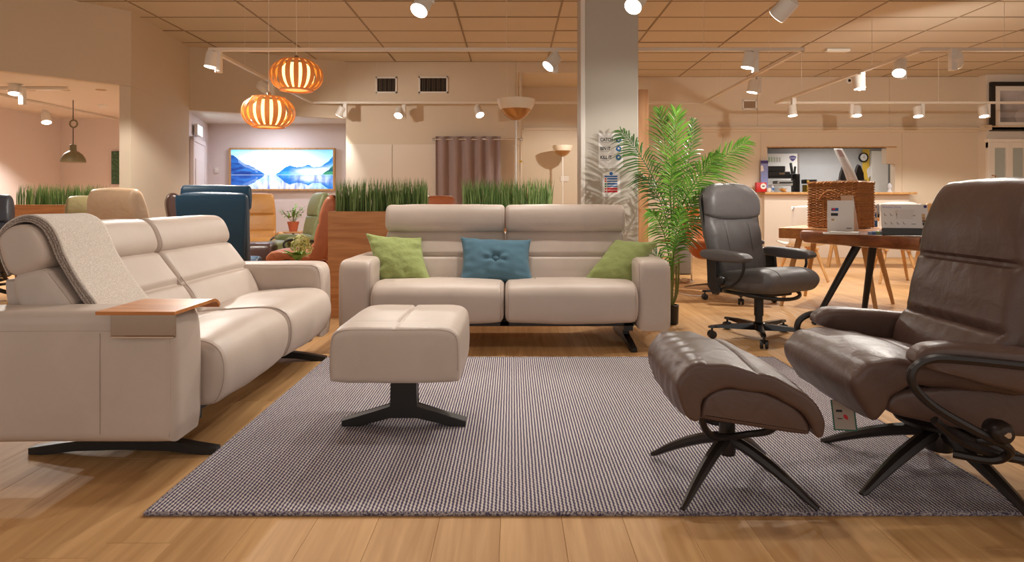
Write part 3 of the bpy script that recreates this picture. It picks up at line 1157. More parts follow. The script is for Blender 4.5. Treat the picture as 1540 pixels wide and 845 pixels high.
o = cushion(MB(), fp, -0.29, 0.31, 0.03, 200, 40, 0.006, fd, 0.002, 8, axis='y', scaled=True).build('pad', M_taupe, t)
seam(fp, -0.279, 0.008, 0.0028, 'y', 80, part=lambda a, b: b > 0.30).build('piping', M_taupe_s, o)
tf = [(-0.272, 0.012), (-0.20, 0.012), (-0.06, 0.052), (0.06, 0.052), (0.20, 0.012), (0.272, 0.012), (0.272, 0.036), (0.056, 0.098), (0.056, 0.262), (-0.056, 0.262), (-0.056, 0.098), (-0.272, 0.036)]
MB().prism(tf, -0.065, -0.005, 'xz', 0.003, 1).build('foot', M_blackm, t, False)


# ================================================================== RECLINERS AND THEIR FOOTSTOOLS
def star_foot(parent, n, rad, a0, mat, zhub=0.17, rt=0.022):
    """curved steel feet fanning out from the hub"""
    for k in range(n):
        a = a0 + 2 * math.pi * k / n
        ca, sa = math.cos(a), math.sin(a)
        pr = [(0.015, zhub), (rad * 0.25, zhub * 0.88), (rad * 0.5, zhub * 0.66), (rad * 0.75, zhub * 0.38), (rad * 0.92, zhub * 0.16), (rad, 0.011)]
        MB().tube([(r_ * ca, r_ * sa, z_) for r_, z_ in pr], [rt, rt, rt * 0.95, rt * 0.75, rt * 0.55, rt * 0.42], 8, smooth=4, squash=0.9).build('foot', mat, parent)


def inv(prof):
    return [(-a, b) for a, b in prof]


def recliner(name, label, loc, face, lm, sm, fm, group=None, detail=True, width=0.27, foot='star', headpad=False, backtop=1.07, arms=True, nfeet=5, a0=R(24), tall=1.0, grooves=(0.79, 0.575)):
    """leather swivel recliner; its front looks along -Y before turning by `face`"""
    t = thing(name, label, 'armchair', loc, face, group)
    n1 = 130 if detail else 64
    m1 = 22 if detail else 10
    W = width
    # seat: pad rolling over the front of a lower body
    pad = inv([(0.415, 0.325), (0.452, 0.385), (0.438, 0.445), (0.38, 0.482), (0.28, 0.488), (0.12, 0.462), (-0.04, 0.43), (-0.16, 0.41), (-0.19, 0.375), (-0.05, 0.375), (0.12, 0.395), (0.26, 0.40), (0.325, 0.365), (0.355, 0.305), (0.385, 0.292)])
    body = inv([(0.33, 0.33), (0.29, 0.375), (0.12, 0.395), (-0.10, 0.385), (-0.22, 0.35), (-0.27, 0.27), (-0.22, 0.228), (-0.05, 0.235), (0.12, 0.262), (0.29, 0.30)])

    def sd(x, a, b, na, nb):
        d = 0.0
        if nb > 0.3:
            d += 0.014 * math.exp(-((a + 0.15) / 0.010) ** 2) * (1 - (abs(x) / W) ** 6)
        edge = max(0.0, abs(x) / W - 0.62) / 0.38
        d += 0.0035 * edge * math.sin((a * 55 + b * 70))
        return d
    cushion(MB(), pad, -W + 0.005, W - 0.005, 0.024, n1, m1, 0.010, sd, 0.003, 10, seed=2).build('seat_pad', lm, t)
    o = cushion(MB(), body, -W + 0.03, W - 0.03, 0.02, n1 // 2, 8, 0.0, None, 0.002, 9).build('seat_body', lm, t)
    seam(body, -W + 0.04, 0.012, 0.0026).build('piping', sm, o)
    seam(body, W - 0.04, 0.012, 0.0026).build('piping', sm, o)
    # back
    dz = backtop - 1.07
    bk = [(0.015, 0.40), (0.01, 0.50), (-0.035, 0.585), (-0.055, 0.68), (-0.085, 0.79 + dz * 0.4), (-0.10, 0.90 + dz * 0.8), (-0.145, 1.025 + dz), (-0.195, 1.07 + dz), (-0.255, 1.05 + dz), (-0.28, 0.95 + dz), (-0.25, 0.78), (-0.205, 0.58), (-0.16, 0.42), (-0.08, 0.37)]
    bk = inv(bk)
    g1, g2 = grooves[0] + dz * 0.5, grooves[1]

    def bd(x, a, b, na, nb):
        d = 0.0
        if na < 0.2:
            u = 1 - (abs(x) / W) ** 8
            d += 0.024 * math.exp(-((b - g1) / 0.009) ** 2) * u + 0.024 * math.exp(-((b - g2) / 0.009) ** 2) * u
            d += 0.0025 * u * math.sin(x * 95 + 2 * math.sin(b * 30)) * (math.exp(-((b - g1) / 0.05) ** 2) + math.exp(-((b - g2) / 0.05) ** 2))
        return d

    def wf(a, b):
        return 1.0 - 0.10 * max(0.0, (b - 0.8)) / 0.3 if not headpad else 1.0 - 0.14 * max(0.0, 0.9 - b)
    p = cushion(MB(), bk, -W, W, 0.042, n1 + 20, m1, 0.012, bd, 0.003, 8, wfun=wf, seed=4).build('backrest', lm, t)
    if headpad:
        hp = inv([(-0.115, 0.93 + dz), (-0.075, 0.99 + dz), (-0.075, 1.08 + dz), (-0.11, 1.135 + dz), (-0.16, 1.13 + dz), (-0.185, 1.05 + dz), (-0.17, 0.95 + dz)])
        cushion(MB(), hp, -W - 0.01, W + 0.01, 0.03, 48, m1 // 2, 0.004, None, 0.003, 9).build('headrest', lm, t)
        sh = inv([(-0.20, 0.34), (-0.285, 0.70), (-0.315, 1.0 + dz), (-0.295, 1.06 + dz), (-0.27, 1.0 + dz), (-0.245, 0.7), (-0.17, 0.36)])
        sp = cushion(MB(), sh, -W - 0.005, W + 0.005, 0.02, 60, 8, 0, lambda x, a, b, na, nb: 0.006 * math.exp(-((x - 0.03) / 0.006) ** 2) if na > 0.3 else 0.0, wfun=lambda a, b: 1.0 - 0.25 * max(0.0, 0.95 - b)).build('back_shell', lm, t)
    else:
        seam(bk, -W + 0.02, 0.016, 0.0026, wfun=wf).build('piping', sm, p)
        seam(bk, W - 0.02, 0.016, 0.0026, wfun=wf).build('piping', sm, p)
    if arms:
        ar = inv([(0.305, 0.505), (0.285, 0.545), (0.21, 0.560), (0.0, 0.545), (-0.19, 0.525), (-0.235, 0.48), (-0.22, 0.405), (-0.11, 0.388), (0.08, 0.428), (0.25, 0.478)])
        for s in (-1, 1):
            xa, xb = sorted((s * (W + 0.005), s * (W + 0.095)))
            cushion(MB(), ar, xa, xb, 0.028, 60, 6, 0.0, None, 0.003, 12, seed=s, scaled=True).build('armrest', lm, t)
            xo = s * (W + 0.108)
            tb = [(-0.30, 0.44), (-0.20, 0.475), (0.0, 0.50), (0.20, 0.52), (0.285, 0.52), (0.335, 0.49), (0.335, 0.44), (0.27, 0.375), (0.14, 0.30), (0.05, 0.255), (0.03, 0.215), (0.06, 0.188), (0.13, 0.185)]
            pts = [(xo, -u, z) for u, z in tb[:10]] + [(xo - s * 0.03, -0.03, 0.215), (xo - s * 0.06, -0.06, 0.19), (xo - s * 0.12, -0.13, 0.186)]
            MB().tube(pts, 0.0135, 8, smooth=4).build('arm_tube', fm, t)
            rl = [(0.23, 0.315), (0.14, 0.245), (0.0, 0.198), (-0.15, 0.182), (-0.28, 0.19), (-0.345, 0.235), (-0.36, 0.32), (-0.33, 0.46)]
            MB().tube([(s * (W + 0.045), -u, z) for u, z in rl], 0.014, 8, smooth=4).build('glide_rail', fm, t)
            kx = s * (W + 0.105)
            Mk = Matrix.Translation((kx, -0.075, 0.302)) @ Matrix.Rotation(s * R(90), 4, 'Y')
            kn = MB().lathe([(0.020, -0.04), (0.030, -0.030), (0.036, 0.0), (0.034, 0.022), (0.024, 0.034), (0.004, 0.037)], 20, Mk).build('knob', M_dkbrm if lm is M_brown else fm, t)
            if detail:
                sc = [(-0.008, 0.008), (0.0, 0.0105), (0.008, 0.008), (0.0085, 0.0), (0.0, -0.012), (-0.0085, 0.0)]
                Me = Mk @ Matrix.Translation((0, 0, 0.036)) @ Matrix.Rotation(s * R(90), 4, 'Z')
                MB().prism([(b, a) for a, b in sc], 0, 0.002, M=Me).build('shield_badge', M_beigel, kn, False)
    # carrier, post, feet
    mb = MB()
    mb.lathe([(0.04, 0.17), (0.14, 0.20), (0.15, 0.215), (0.13, 0.235), (0.05, 0.24)], 24)
    mb.span(-W + 0.02, W - 0.02, -0.05, 0.05, 0.205, 0.232, 0.008)
    mb.build('swivel_plate', fm, t)
    if foot == 'star':
        MB().lathe([(0.045, 0.10), (0.05, 0.13), (0.045, 0.17), (0.04, 0.20)], 20).build('hub', fm, t)
        star_foot(t, nfeet, 0.41, a0, fm, 0.165, 0.026)
    else:
        MB().lathe([(0.035, 0.03), (0.035, 0.2)], 18).build('hub', fm, t)
        MB().lathe([(0.28, 0.003), (0.29, 0.010), (0.27, 0.022), (0.05, 0.034), (0.035, 0.04)], 36).build('foot_ring', fm, t)
    return t


rec = recliner('recliner', 'large dark brown leather swivel recliner with curved bronze frame on the rug edge', (1.55, 2.27, 0), R(-90), M_brown, M_brown_s, M_dkbrm, a0=R(294))

# price card hanging under its seat
t = thing('price_tag', 'small square price card with green border below the brown recliner seat', 'tag', (1.20, 2.26, 0.225))
t.rotation_euler = (0, R(-6), R(-25))
cd = MB().span(-0.038, 0.038, -0.0015, 0.0015, -0.055, 0.055)
cd.build('card', plain('card_green', srgb(40, 104, 86), 0.5), t, False)
MB().span(-0.033, 0.033, -0.0024, -0.0016, -0.050, 0.055).build('card_face', plain('card_face', srgb(178, 164, 152), 0.5), t, False)
MB().prism([(0.0, -0.01), (0.012, -0.016), (0.012, -0.004), (0.006, 0.004), (-0.002, 0.002)], -0.0034, -0.0025, 'xz').build('card_print', M_inkr, t, False)
MB().span(-0.022, -0.006, -0.0034, -0.0025, -0.013, -0.010).span(-0.024, -0.004, -0.0034, -0.0025, 0.012, 0.020).build('card_print', M_ink, t, False)

# brown footstool
t = thing('footstool', 'brown leather footstool with curled saddle pad on a bronze star base', 'footstool', (0.755, 2.195, 0.0125), R(-2))
pad = [(-0.295, 0.36), (-0.295, 0.42), (-0.25, 0.466), (-0.16, 0.478), (-0.02, 0.462), (0.13, 0.425), (0.24, 0.372), (0.292, 0.305), (0.285, 0.262), (0.262, 0.258), (0.238, 0.30), (0.18, 0.345), (0.06, 0.385), (-0.06, 0.402), (-0.15, 0.395), (-0.195, 0.35), (-0.21, 0.305), (-0.235, 0.298), (-0.27, 0.315)]
bod = [(-0.20, 0.31), (-0.17, 0.375), (-0.08, 0.402), (0.05, 0.39), (0.17, 0.350), (0.235, 0.295), (0.242, 0.258), (0.20, 0.255), (0.0, 0.278), (-0.17, 0.298)]


pad = [(a * 0.77, b) for a, b in pad]
bod = [(a * 0.77, b) for a, b in bod]


def od(x, a, b, na, nb):
    d = 0.0
    if nb > 0.35:
        xs = 0.02 if x > 0.02 else 0.02
        d += 0.015 * math.exp(-((a - xs) / 0.008) ** 2) * (1 - (abs(x) / 0.26) ** 6)
    edge = max(0.0, abs(x) / 0.26 - 0.55) / 0.45
    d += 0.0035 * edge * math.sin(a * 60 + b * 45)
    if a < -0.14:
        d += 0.0030 * math.sin(x * 75 + b * 20)
    return d


cushion(MB(), pad, -0.255, 0.255, 0.013, 200, 44, 0.010, od, 0.003, 11, axis='y').build('seat_pad', M_brown, t)
o = cushion(MB(), bod, -0.235, 0.235, 0.015, 70, 6, 0.0, None, 0.0015, 9, axis='y').build('seat_body', M_brown, t)
seam(bod, -0.227, 0.008, 0.0024, 'y').build('piping', M_brown_s, o)
for s in (-1, 1):
    ring = [(-0.13 + 0.10, 0), ]
    pts = [(-0.13, s * 0.15, 0.30), (-0.12, s * 0.14, 0.25), (-0.085, s * 0.11, 0.205), (-0.02, s * 0.07, 0.185), (0.05, s * 0.07, 0.195), (0.10, s * 0.12, 0.225), (0.125, s * 0.15, 0.272)]
    MB().tube(pts, 0.012, 8, smooth=5).build('glide_rail', M_dkbrm, t)
MB().box((0, 0, 0.245), (0.20, 0.16, 0.02), 0.006).lathe([(0.028, 0.10), (0.032, 0.14), (0.028, 0.17), (0.026, 0.25)], 18).build('hub', M_dkbrm, t)
star_foot(t, 4, 0.305, R(45) + R(2), M_dkbrm, 0.155, 0.022)


# ================================================================== OFFICE CHAIRS
def office_chair(name, label, loc, face):
    t = thing(name, label, 'office chair', loc, face)
    st = inv([(0.30, 0.40), (0.325, 0.445), (0.30, 0.495), (0.22, 0.520), (0.06, 0.505), (-0.12, 0.480), (-0.24, 0.475), (-0.26, 0.43), (-0.22, 0.375), (-0.05, 0.355), (0.15, 0.360), (0.26, 0.375)])

    def sd(x, a, b, na, nb):
        return 0.004 * math.exp(-((abs(x) - 0.15) / 0.005) ** 2) if nb > 0.1 else 0.0
    o = cushion(MB(), st, -0.27, 0.27, 0.06, 90, 44, 0.014, sd, 0.003, 9, wfun=lambda a, b: 1.0 - 0.18 * max(0.0, a + 0.05)).build('seat', M_black, t)
    for s in (-1, 1):
        pts = resample(st, 90)
        pp = [(s * 0.152 * (1.0 - 0.18 * max(0.0, p.x + 0.05)), p.x, p.y + 0.0105) for p in pts if p.y > 0.435 and p.x < 0.16]
        MB().tube(sorted(pp, key=lambda q: q[1]), 0.002, 5).build('stitching', M_black_s, o)
    bk = inv([(-0.13, 0.44), (-0.13, 0.54), (-0.175, 0.66), (-0.20, 0.78), (-0.225, 0.85), (-0.205, 0.90), (-0.205, 0.99), (-0.235, 1.08), (-0.285, 1.125), (-0.335, 1.10), (-0.35, 1.0), (-0.325, 0.84), (-0.285, 0.66), (-0.235, 0.48), (-0.19, 0.42)])

    def bd(x, a, b, na, nb):
        d = 0.0
        if na < 0.2:
            d += 0.012 * math.exp(-((b - 0.855 + 0.02 * math.cos(x * 6) - 0.02) / 0.010) ** 2)
            if b < 0.85:
                d += 0.004 * math.exp(-((abs(x) - 0.11 - (b - 0.45) * 0.03) / 0.006) ** 2)
                d += 0.003 * math.sin(x * 30 + b * 22) * math.exp(-((b - 0.76) / 0.08) ** 2)
        return d

    def wf(a, b):
        k = 1.0
        if b > 1.0: k -= 0.32 * ((b - 1.0) / 0.13) ** 2
        if b < 0.75: k -= 0.12 * (0.75 - b) / 0.3
        return k
    o = cushion(MB(), bk, -0.28, 0.28, 0.06, 130, 44, 0.012, bd, 0.003, 9, wfun=wf).build('backrest', M_black, t)
    for s in (-1, 1):
        MB().tube([(s * 0.112, 0.122, 0.50), (s * 0.116, 0.152, 0.62), (s * 0.12, 0.182, 0.74), (s * 0.122, 0.20, 0.83)], 0.0018, 5, smooth=3).build('stitching', M_black_s, o)
    for s in (-1, 1):
        ap = inv([(0.20, 0.592), (0.19, 0.625), (0.12, 0.640), (-0.10, 0.648), (-0.20, 0.640), (-0.215, 0.605), (-0.16, 0.578), (0.10, 0.572)])
        xa, xb = sorted((s * 0.275, s * 0.375))
        cushion(MB(), ap, xa, xb, 0.022, 48, 6, 0.002, None, 0.0015, 9, scaled=True).build('armrest', M_black, t)
        MB().prism(inv([(-0.20, 0.585), (-0.11, 0.585), (-0.10, 0.42), (-0.06, 0.345), (-0.14, 0.32), (-0.19, 0.38)]), s * 0.305 - 0.012, s * 0.305 + 0.012, 'yz', 0.004, 1).build('arm_bracket', M_blackm, t, False)
        MB().tube([(s * 0.315, -0.15, 0.585), (s * 0.315, -0.15, 0.53), (s * 0.312, -0.11, 0.46), (s * 0.305, -0.03, 0.40), (s * 0.30, 0.06, 0.37)], 0.010, 7, smooth=4).build('arm_strut', M_blackm, t)
        Mk = Matrix.Translation((s * 0.315, 0.05, 0.43)) @ Matrix.Rotation(s * R(90), 4, 'Y')
        MB().lathe([(0.028, -0.01), (0.034, 0.0), (0.034, 0.018), (0.026, 0.026), (0.004, 0.028)], 18, Mk).build('knob', M_blackm, t)
    lp = [(0.27 * math.cos(a), -0.02 + 0.25 * math.sin(a), 0.335 + 0.015 * math.cos(2 * a)) for a in [2 * math.pi * k / 32 for k in range(32)]]
    MB().tube(lp, 0.013, 8, closed=True).build('seat_hoop', M_blackm, t)
    MB().box((0, 0, 0.335), (0.34, 0.30, 0.03), 0.008).box((0, 0, 0.31), (0.12, 0.16, 0.04), 0.01).build('tilt_mechanism', M_blackm, t)
    c_ = MB().lathe([(0.033, 0.165), (0.033, 0.30)], 20).lathe([(0.027, 0.10), (0.027, 0.165)], 20)
    c_.build('gas_column', M_blackm, t)
    MB().lathe([(0.036, 0.062), (0.048, 0.07), (0.048, 0.108), (0.034, 0.118)], 20).build('hub', M_blackgl, t)
    for k in range(5):
        a = R(254) - face + 2 * math.pi * k / 5
        ca, sa = math.cos(a), math.sin(a)
        lg = MB()
        loops = []
        for r_, hw, z0, z1 in ((0.03, 0.026, 0.062, 0.108), (0.15, 0.024, 0.070, 0.106), (0.28, 0.021, 0.078, 0.101), (0.355, 0.018, 0.078, 0.095), (0.372, 0.010, 0.078, 0.088)):
            loops.append([(r_ * ca + w_ * -sa, r_ * sa + w_ * ca, z_) for w_, z_ in ((-hw, z0), (hw, z0), (hw * 0.7, z1), (-hw * 0.7, z1))])
        lg.loft(loops)
        lo = lg.build('foot', M_blackgl, t, True, 30)
        cs = MB()
        for w_ in (-0.016, 0.016):
            Mw = Matrix.Translation((0.345 * ca + w_ * -sa, 0.345 * sa + w_ * ca, 0.030)) @ Matrix.Rotation(a + math.pi / 2, 4, 'Z') @ Matrix.Rotation(R(90), 4, 'Y')
            cs.lathe([(0.012, -0.011), (0.027, -0.010), (0.030, -0.004), (0.030, 0.004), (0.027, 0.010), (0.012, 0.011)], 18, Mw)
        cs.tube([(0.345 * ca, 0.345 * sa, 0.03), (0.345 * ca, 0.345 * sa, 0.082)], 0.008, 6)
        cs.build('caster', M_blackm, lo)
    return t


office_chair('office_chair', 'black leather office chair on casters beside the potted palm', (1.80, 4.56, 0), R(90 - 63))
office_chair('office_chair', 'black leather office chair hidden behind another black chair near the oak table', (2.30, 6.35, 0), R(90 - 15))


# ================================================================== CHAIRS FURTHER BACK
recliner('recliner', 'petrol blue leather recliner seen from behind beyond the throw-covered sofa', (X(336, 5.45), 5.40, 0), R(191), M_navyl, M_navyl, M_blackm, detail=False, width=0.265, headpad=True, backtop=1.06, foot='star', arms=False)
recliner('recliner', 'beige leather recliner with rolled top edge, turned to the side room', (X(214, 5.7), 5.6, 0), R(165), M_beigel, M_beigel, M_oakl, detail=False, width=0.27, backtop=1.10, foot='ring', a0=0.3)
recliner('recliner', 'pale olive leather recliner beside the oak planter in the side room', (X(158, 6.6), 6.5, 0), R(200), M_olivel, M_olivel, M_oakl, detail=False, width=0.24, backtop=1.04, foot='ring')
recliner('recliner', 'slate grey leather recliner standing before the side room planter', (X(-30, 6.2), 6.1, 0), R(20), M_dkgreyl, M_dkgreyl, M_blackm, detail=False, width=0.28, backtop=1.06)
recliner('recliner', 'dark espresso leather recliner tucked behind the petrol blue one', (X(294, 7.3), 7.25, 0), R(120), M_espr, M_espr, M_blackm, detail=False, width=0.27, backtop=1.08)
recliner('recliner', 'mustard leather recliner under the illuminated landscape picture', (X(388, 9.0), 8.9, 0), R(22), M_tanl, M_tanl, M_steel, detail=False, width=0.28, backtop=1.10, foot='ring')
recliner('recliner', 'sage green leather recliner facing the mustard one', (X(458, 8.1), 8.1, 0), R(-58), M_sagel, M_sagel, M_blackm, detail=False, width=0.28, backtop=1.10, foot='ring')
rc = recliner('recliner', 'cognac leather recliner at the end of the oak planter', (X(478, 6.6), 6.6, 0), R(-92), M_cognac, M_cognac, M_blackm, detail=False, width=0.26, backtop=1.05, arms=False)
recliner('recliner', 'worn cognac leather armchair behind the gap between the two grasses', (X(666, 7.6), 7.5, 0), R(180), M_cognac, M_cognac, M_blackm, detail=False, width=0.19, backtop=1.05)

# pale throw over the cognac recliner
t = thing('throw_blanket', 'thin pale throw hanging down the cognac recliner back', 'blanket', (X(489, 6.2), 6.34, 0.5))
mb = MB()
xx0 = X(489, 6.2)
pts = [(0.02, 1.065), (0.075, 1.05), (0.085, 0.9), (0.075, 0.75), (0.07, 0.6), (0.075, 0.48)]
ps = crom([Vector((a, 0, b)) for a, b in pts], 5)
v, f = [], []
for p in ps:
    for j in range(13):
        v.append((p.x + 0.008 * math.sin(j * 1.3 + p.z * 4), 0.0 + j * 0.026, p.z - 0.5))
for i in range(len(ps) - 1):
    for j in range(12):
        f.append((i * 13 + j, i * 13 + j + 1, (i + 1) * 13 + j + 1, (i + 1) * 13 + j))
mb.add(v, f)
o = mb.build('blanket_layer', fabric('pale_throw', srgb(196, 186, 180), srgb(176, 164, 160), 300), t, True, 80)
o.modifiers.new('thickness', 'SOLIDIFY').thickness = 0.008

# espresso footstool behind the blue recliner
t = thing('footstool', 'espresso leather footstool with rounded edges below the mustard recliner', 'footstool', (X(388, 7.3), 7.3, 0), R(12))
cushion(MB(), [(-0.24, 0.30), (-0.245, 0.44), (-0.20, 0.50), (-0.08, 0.515), (0.10, 0.51), (0.22, 0.49), (0.25, 0.42), (0.24, 0.30), (0.1, 0.27), (-0.1, 0.27)], -0.19, 0.19, 0.05, 70, 8, 0.008, None, 0.003, 9).build('pad', M_espr, t)
MB().lathe([(0.04, 0.12), (0.04, 0.28)], 16).build('hub', M_blackm, t)
star_foot(t, 4, 0.26, 0.5, M_blackm, 0.14, 0.018)


def shell_chair(name, label, loc, face, mat, rim, base='spokes'):
    """swivel chair with a leaning one-piece shell"""
    t = thing(name, label, 'armchair', loc, face)
    cols = 18
    v, f = [], []
    prof = [(-0.34, 0.40), (-0.30, 0.375), (-0.15, 0.36), (0.05, 0.345), (0.18, 0.36), (0.26, 0.44), (0.33, 0.60), (0.40, 0.80), (0.45, 0.93)]
    pr = crom([Vector((a, b)) for a, b in prof], 4)
    for i, p in enumerate(pr):
        s = i / (len(pr) - 1)
        hw = 0.30 + 0.04 * math.sin(s * math.pi) - 0.10 * max(0, s - 0.75) / 0.25
        for j in range(cols + 1):
            u = 2 * j / cols - 1
            lift = 0.22 * abs(u) ** 3.0 * math.sin(min(1, s * 1.25) * math.pi) ** 0.7 if s < 0.8 else 0
            fwd = -0.22 * abs(u) ** 2.2 * max(0.0, (s - 0.35)) / 0.65
            v.append((u * hw, p.x + fwd, p.y + lift))
    n = cols + 1
    for i in range(len(pr) - 1):
        for j in range(cols):
            f.append((i * n + j, i * n + j + 1, (i + 1) * n + j + 1, (i + 1) * n + j))
    mb = MB()
    mb.add(v, f)
    o = mb.build('shell', mat, t, True, 80)
    md = o.modifiers.new('thickness', 'SOLIDIFY')
    md.thickness = 0.03
    md.offset = 0
    if rim:
        e = [v[i * n] for i in range(len(pr))] + [v[(len(pr) - 1) * n + j] for j in range(1, n)] + [v[i * n + cols] for i in range(len(pr) - 2, -1, -1)]
        MB().tube(e, 0.022, 8).build('rim', rim, t)
    MB().lathe([(0.022, 0.04), (0.022, 0.345)], 14).build('stem', M_chrome, t)
    for k in range(4):
        a = k * math.pi / 2 + 0.4
        MB().tube([(0, 0, 0.055), (0.20 * math.cos(a), 0.20 * math.sin(a), 0.035), (0.33 * math.cos(a), 0.33 * math.sin(a), 0.012)], [0.020, 0.016, 0.011], 7, squash=0.6).build('foot', M_steel, t)
    return t


shell_chair('swivel_armchair', 'rust leather shell armchair on chrome star foot behind the palm', (X(1072, 7.2), 7.15, 0), R(60), M_rust, None)
shell_chair('swivel_armchair', 'white-rimmed cognac armchair peeping out beside the pillar', (X(893, 8.2), 8.2, 0), R(15), M_cognac, M_white)

# chrome side table behind the palm
t = thing('side_table', 'small side table on a chrome floor ring behind the palm', 'table', (X(1022, 7.7), 7.7, 0))
ring = [(0.16 * math.cos(a), 0.16 * math.sin(a), 0.016) for a in [2 * math.pi * k / 36 for k in range(36)]]
MB().tube(ring, 0.014, 8, closed=True).build('floor_ring', M_chrome, t)
MB().tube([(0.15, 0.0, 0.015), (0.15, 0.0, 0.50)], 0.012, 8).build('post', M_chrome, t)
MB().lathe([(0.23, 0.50), (0.235, 0.51), (0.23, 0.525)], 36).build('table_top', M_walnut, t)
t = MB().box((X(1026, 8.6), 8.6, 0.26), (0.20, 0.28, 0.50), 0.012).build('waste_bin', plain('bin_grey', srgb(120, 112, 104), 0.5), None)
tag(t, 'plain grey waste bin behind the chrome ring table', 'bin')
tag(MB().tube([(1.75, 6.85, 0.006), (1.9, 6.55, 0.006), (2.05, 6.62, 0.006), (2.12, 6.9, 0.006), (2.3, 7.0, 0.006)], 0.006, 6, smooth=6).build('power_cord', M_white), 'thin white power cord trailing over the floor', 'cord')

# ================================================================== WALNUT TABLE AND WHAT STANDS ON IT
TZ = 0.745
t = thing('dining_table', 'walnut table with thick wavy-edged top and slanted black legs', 'table', (3.15, 4.75, 0))
ol = [(2.43, 5.28), (2.45, 5.12), (2.56, 4.88), (2.62, 4.70), (2.78, 4.40), (2.80, 4.20), (2.98, 3.95), (3.30, 3.82), (3.65, 3.95), (3.85, 4.30), (3.88, 4.75), (3.72, 5.10), (3.40, 5.30), (3.02, 5.33), (2.62, 5.46)]
op = crom([Vector((a - 3.15, b - 4.75)) for a, b in ol], 6, True)
loops = []
for s, z in ((0.90, TZ - 0.096), (0.965, TZ - 0.088), (0.99, TZ - 0.06), (1.0, TZ - 0.03), (0.995, TZ - 0.008), (0.985, TZ)):
    loops.append([(p.x * s, p.y * s, z) for p in op])
MB().loft(loops).build('table_top', M_walnut, t, True, 50)
MB().tube([(p[0] * 1.001, p[1] * 1.001, p[2]) for p in [(loops[k][28][0], loops[k][28][1], loops[k][28][2]) for k in range(6)]], 0.004, 5).build('leaf_joint', M_dark, t)
for (tx, ty, fx, fy) in ((2.78, 5.02, 2.44, 5.06), (2.96, 5.12, 2.93, 5.22), (3.12, 4.55, 3.30, 4.42), (3.5, 5.0, 3.72, 5.06)):
    MB().tube([(fx - 3.15, fy - 4.75, 0.002), (tx - 3.15, ty - 4.75, TZ - 0.09)], [0.020, 0.032], 14).build('leg', M_blackm, t)
    MB().box((tx - 3.15, ty - 4.75, TZ - 0.10), (0.20, 0.12, 0.012), 0.003, 1).build('leg_plate', M_blackm, t, False)


def facing(px, py, d, yaw=0.0):
    return at(px, py, d), yaw


# acrylic sign holder with a white leaflet
cx, cd = X(1264, 4.95), 4.95
t = thing('sign_holder', 'upright white leaflet in a clear acrylic holder on the walnut table', 'leaflet stand', (cx, cd, TZ), R(-22))
MB().span(-0.098, 0.098, 0.0, 0.003, 0.004, 0.262).build('acrylic_sheet', M_acrylic, t, False)
MB().span(-0.094, 0.094, -0.003, -0.0008, 0.006, 0.258).build('leaflet', M_paper, t, False)
MB().span(-0.098, 0.098, -0.004, 0.09, 0.0005, 0.004).build('acrylic_foot', M_acrylic, t, False)
MB().span(-0.065, -0.015, -0.0042, -0.0032, 0.175, 0.198).build('leaflet_print', M_inkb, t, False)
MB().span(-0.068, -0.018, -0.0042, -0.0032, 0.136, 0.158).build('leaflet_print', M_ink, t, False)
MB().span(-0.065, -0.045, -0.0042, -0.0032, 0.098, 0.112).build('leaflet_print', M_bronze, t, False)
MB().span(-0.060, -0.038, -0.0043, -0.0033, 0.182, 0.196).build('leaflet_print', M_inkr, t, False)
MB().span(0.042, 0.078, -0.0042, -0.0032, 0.034, 0.044).build('leaflet_print', plain('ink_grey', srgb(150, 140, 136), 0.6), t, False)
# leaning card behind it
t = thing('display_card', 'peach display card leaning behind the white leaflet', 'card', (X(1279, 5.15), 5.15, TZ), R(-40))
MB().prism([(-0.03, 0.002), (0.055, 0.002), (0.012, 0.30), (-0.075, 0.30)], -0.004, 0.0, 'xz').build('card', plain('card_peach', srgb(226, 190, 160), 0.6), t, False)
MB().prism([(0.058, 0.002), (0.062, 0.002), (0.019, 0.30), (0.015, 0.30)], -0.006, 0.003, 'xz').build('card_edge', M_paper, t, False)
# flat stack of brochures
for k, (w_, h_, z0, yaw, mm, lb) in enumerate(((0.24, 0.16, 0.0006, -25, M_paper, 'white brochure lying undermost on the walnut table'), (0.20, 0.14, 0.010, -35, M_paper, 'white brochure lying on top of another brochure'))):
    o = MB().box((0, 0, 0.004), (w_, h_, 0.008), 0.001, 1).build('brochure', mm, None, False)
    o.location = (X(1264, 4.8) + 0.03 * k, 4.80, TZ + z0)
    o.rotation_euler = (0, 0, R(yaw))
    tag(o, lb, 'brochure')
o = MB().box((0, 0, 0.008), (0.10, 0.14, 0.016), 0.001, 1).build('leather_samples', M_print, None, False)
bpy.data.objects.remove(o)
t = thing('sample_booklet', 'thick booklet of blue and green samples beside the brochures', 'booklet', (X(1316, 4.78), 4.74, TZ + 0.0006), R(-28))
for k, c in enumerate(((150, 160, 190), (90, 120, 170), (150, 170, 120), (110, 130, 160), (60, 70, 66))):
    MB().box((-0.055 + 0.027 * k, 0, 0.010 + 0.001 * k), (0.026, 0.10, 0.020 + 0.002 * k), 0.001, 1).build('sample_page', plain('sample_%d' % k, srgb(*c), 0.6), t, False)

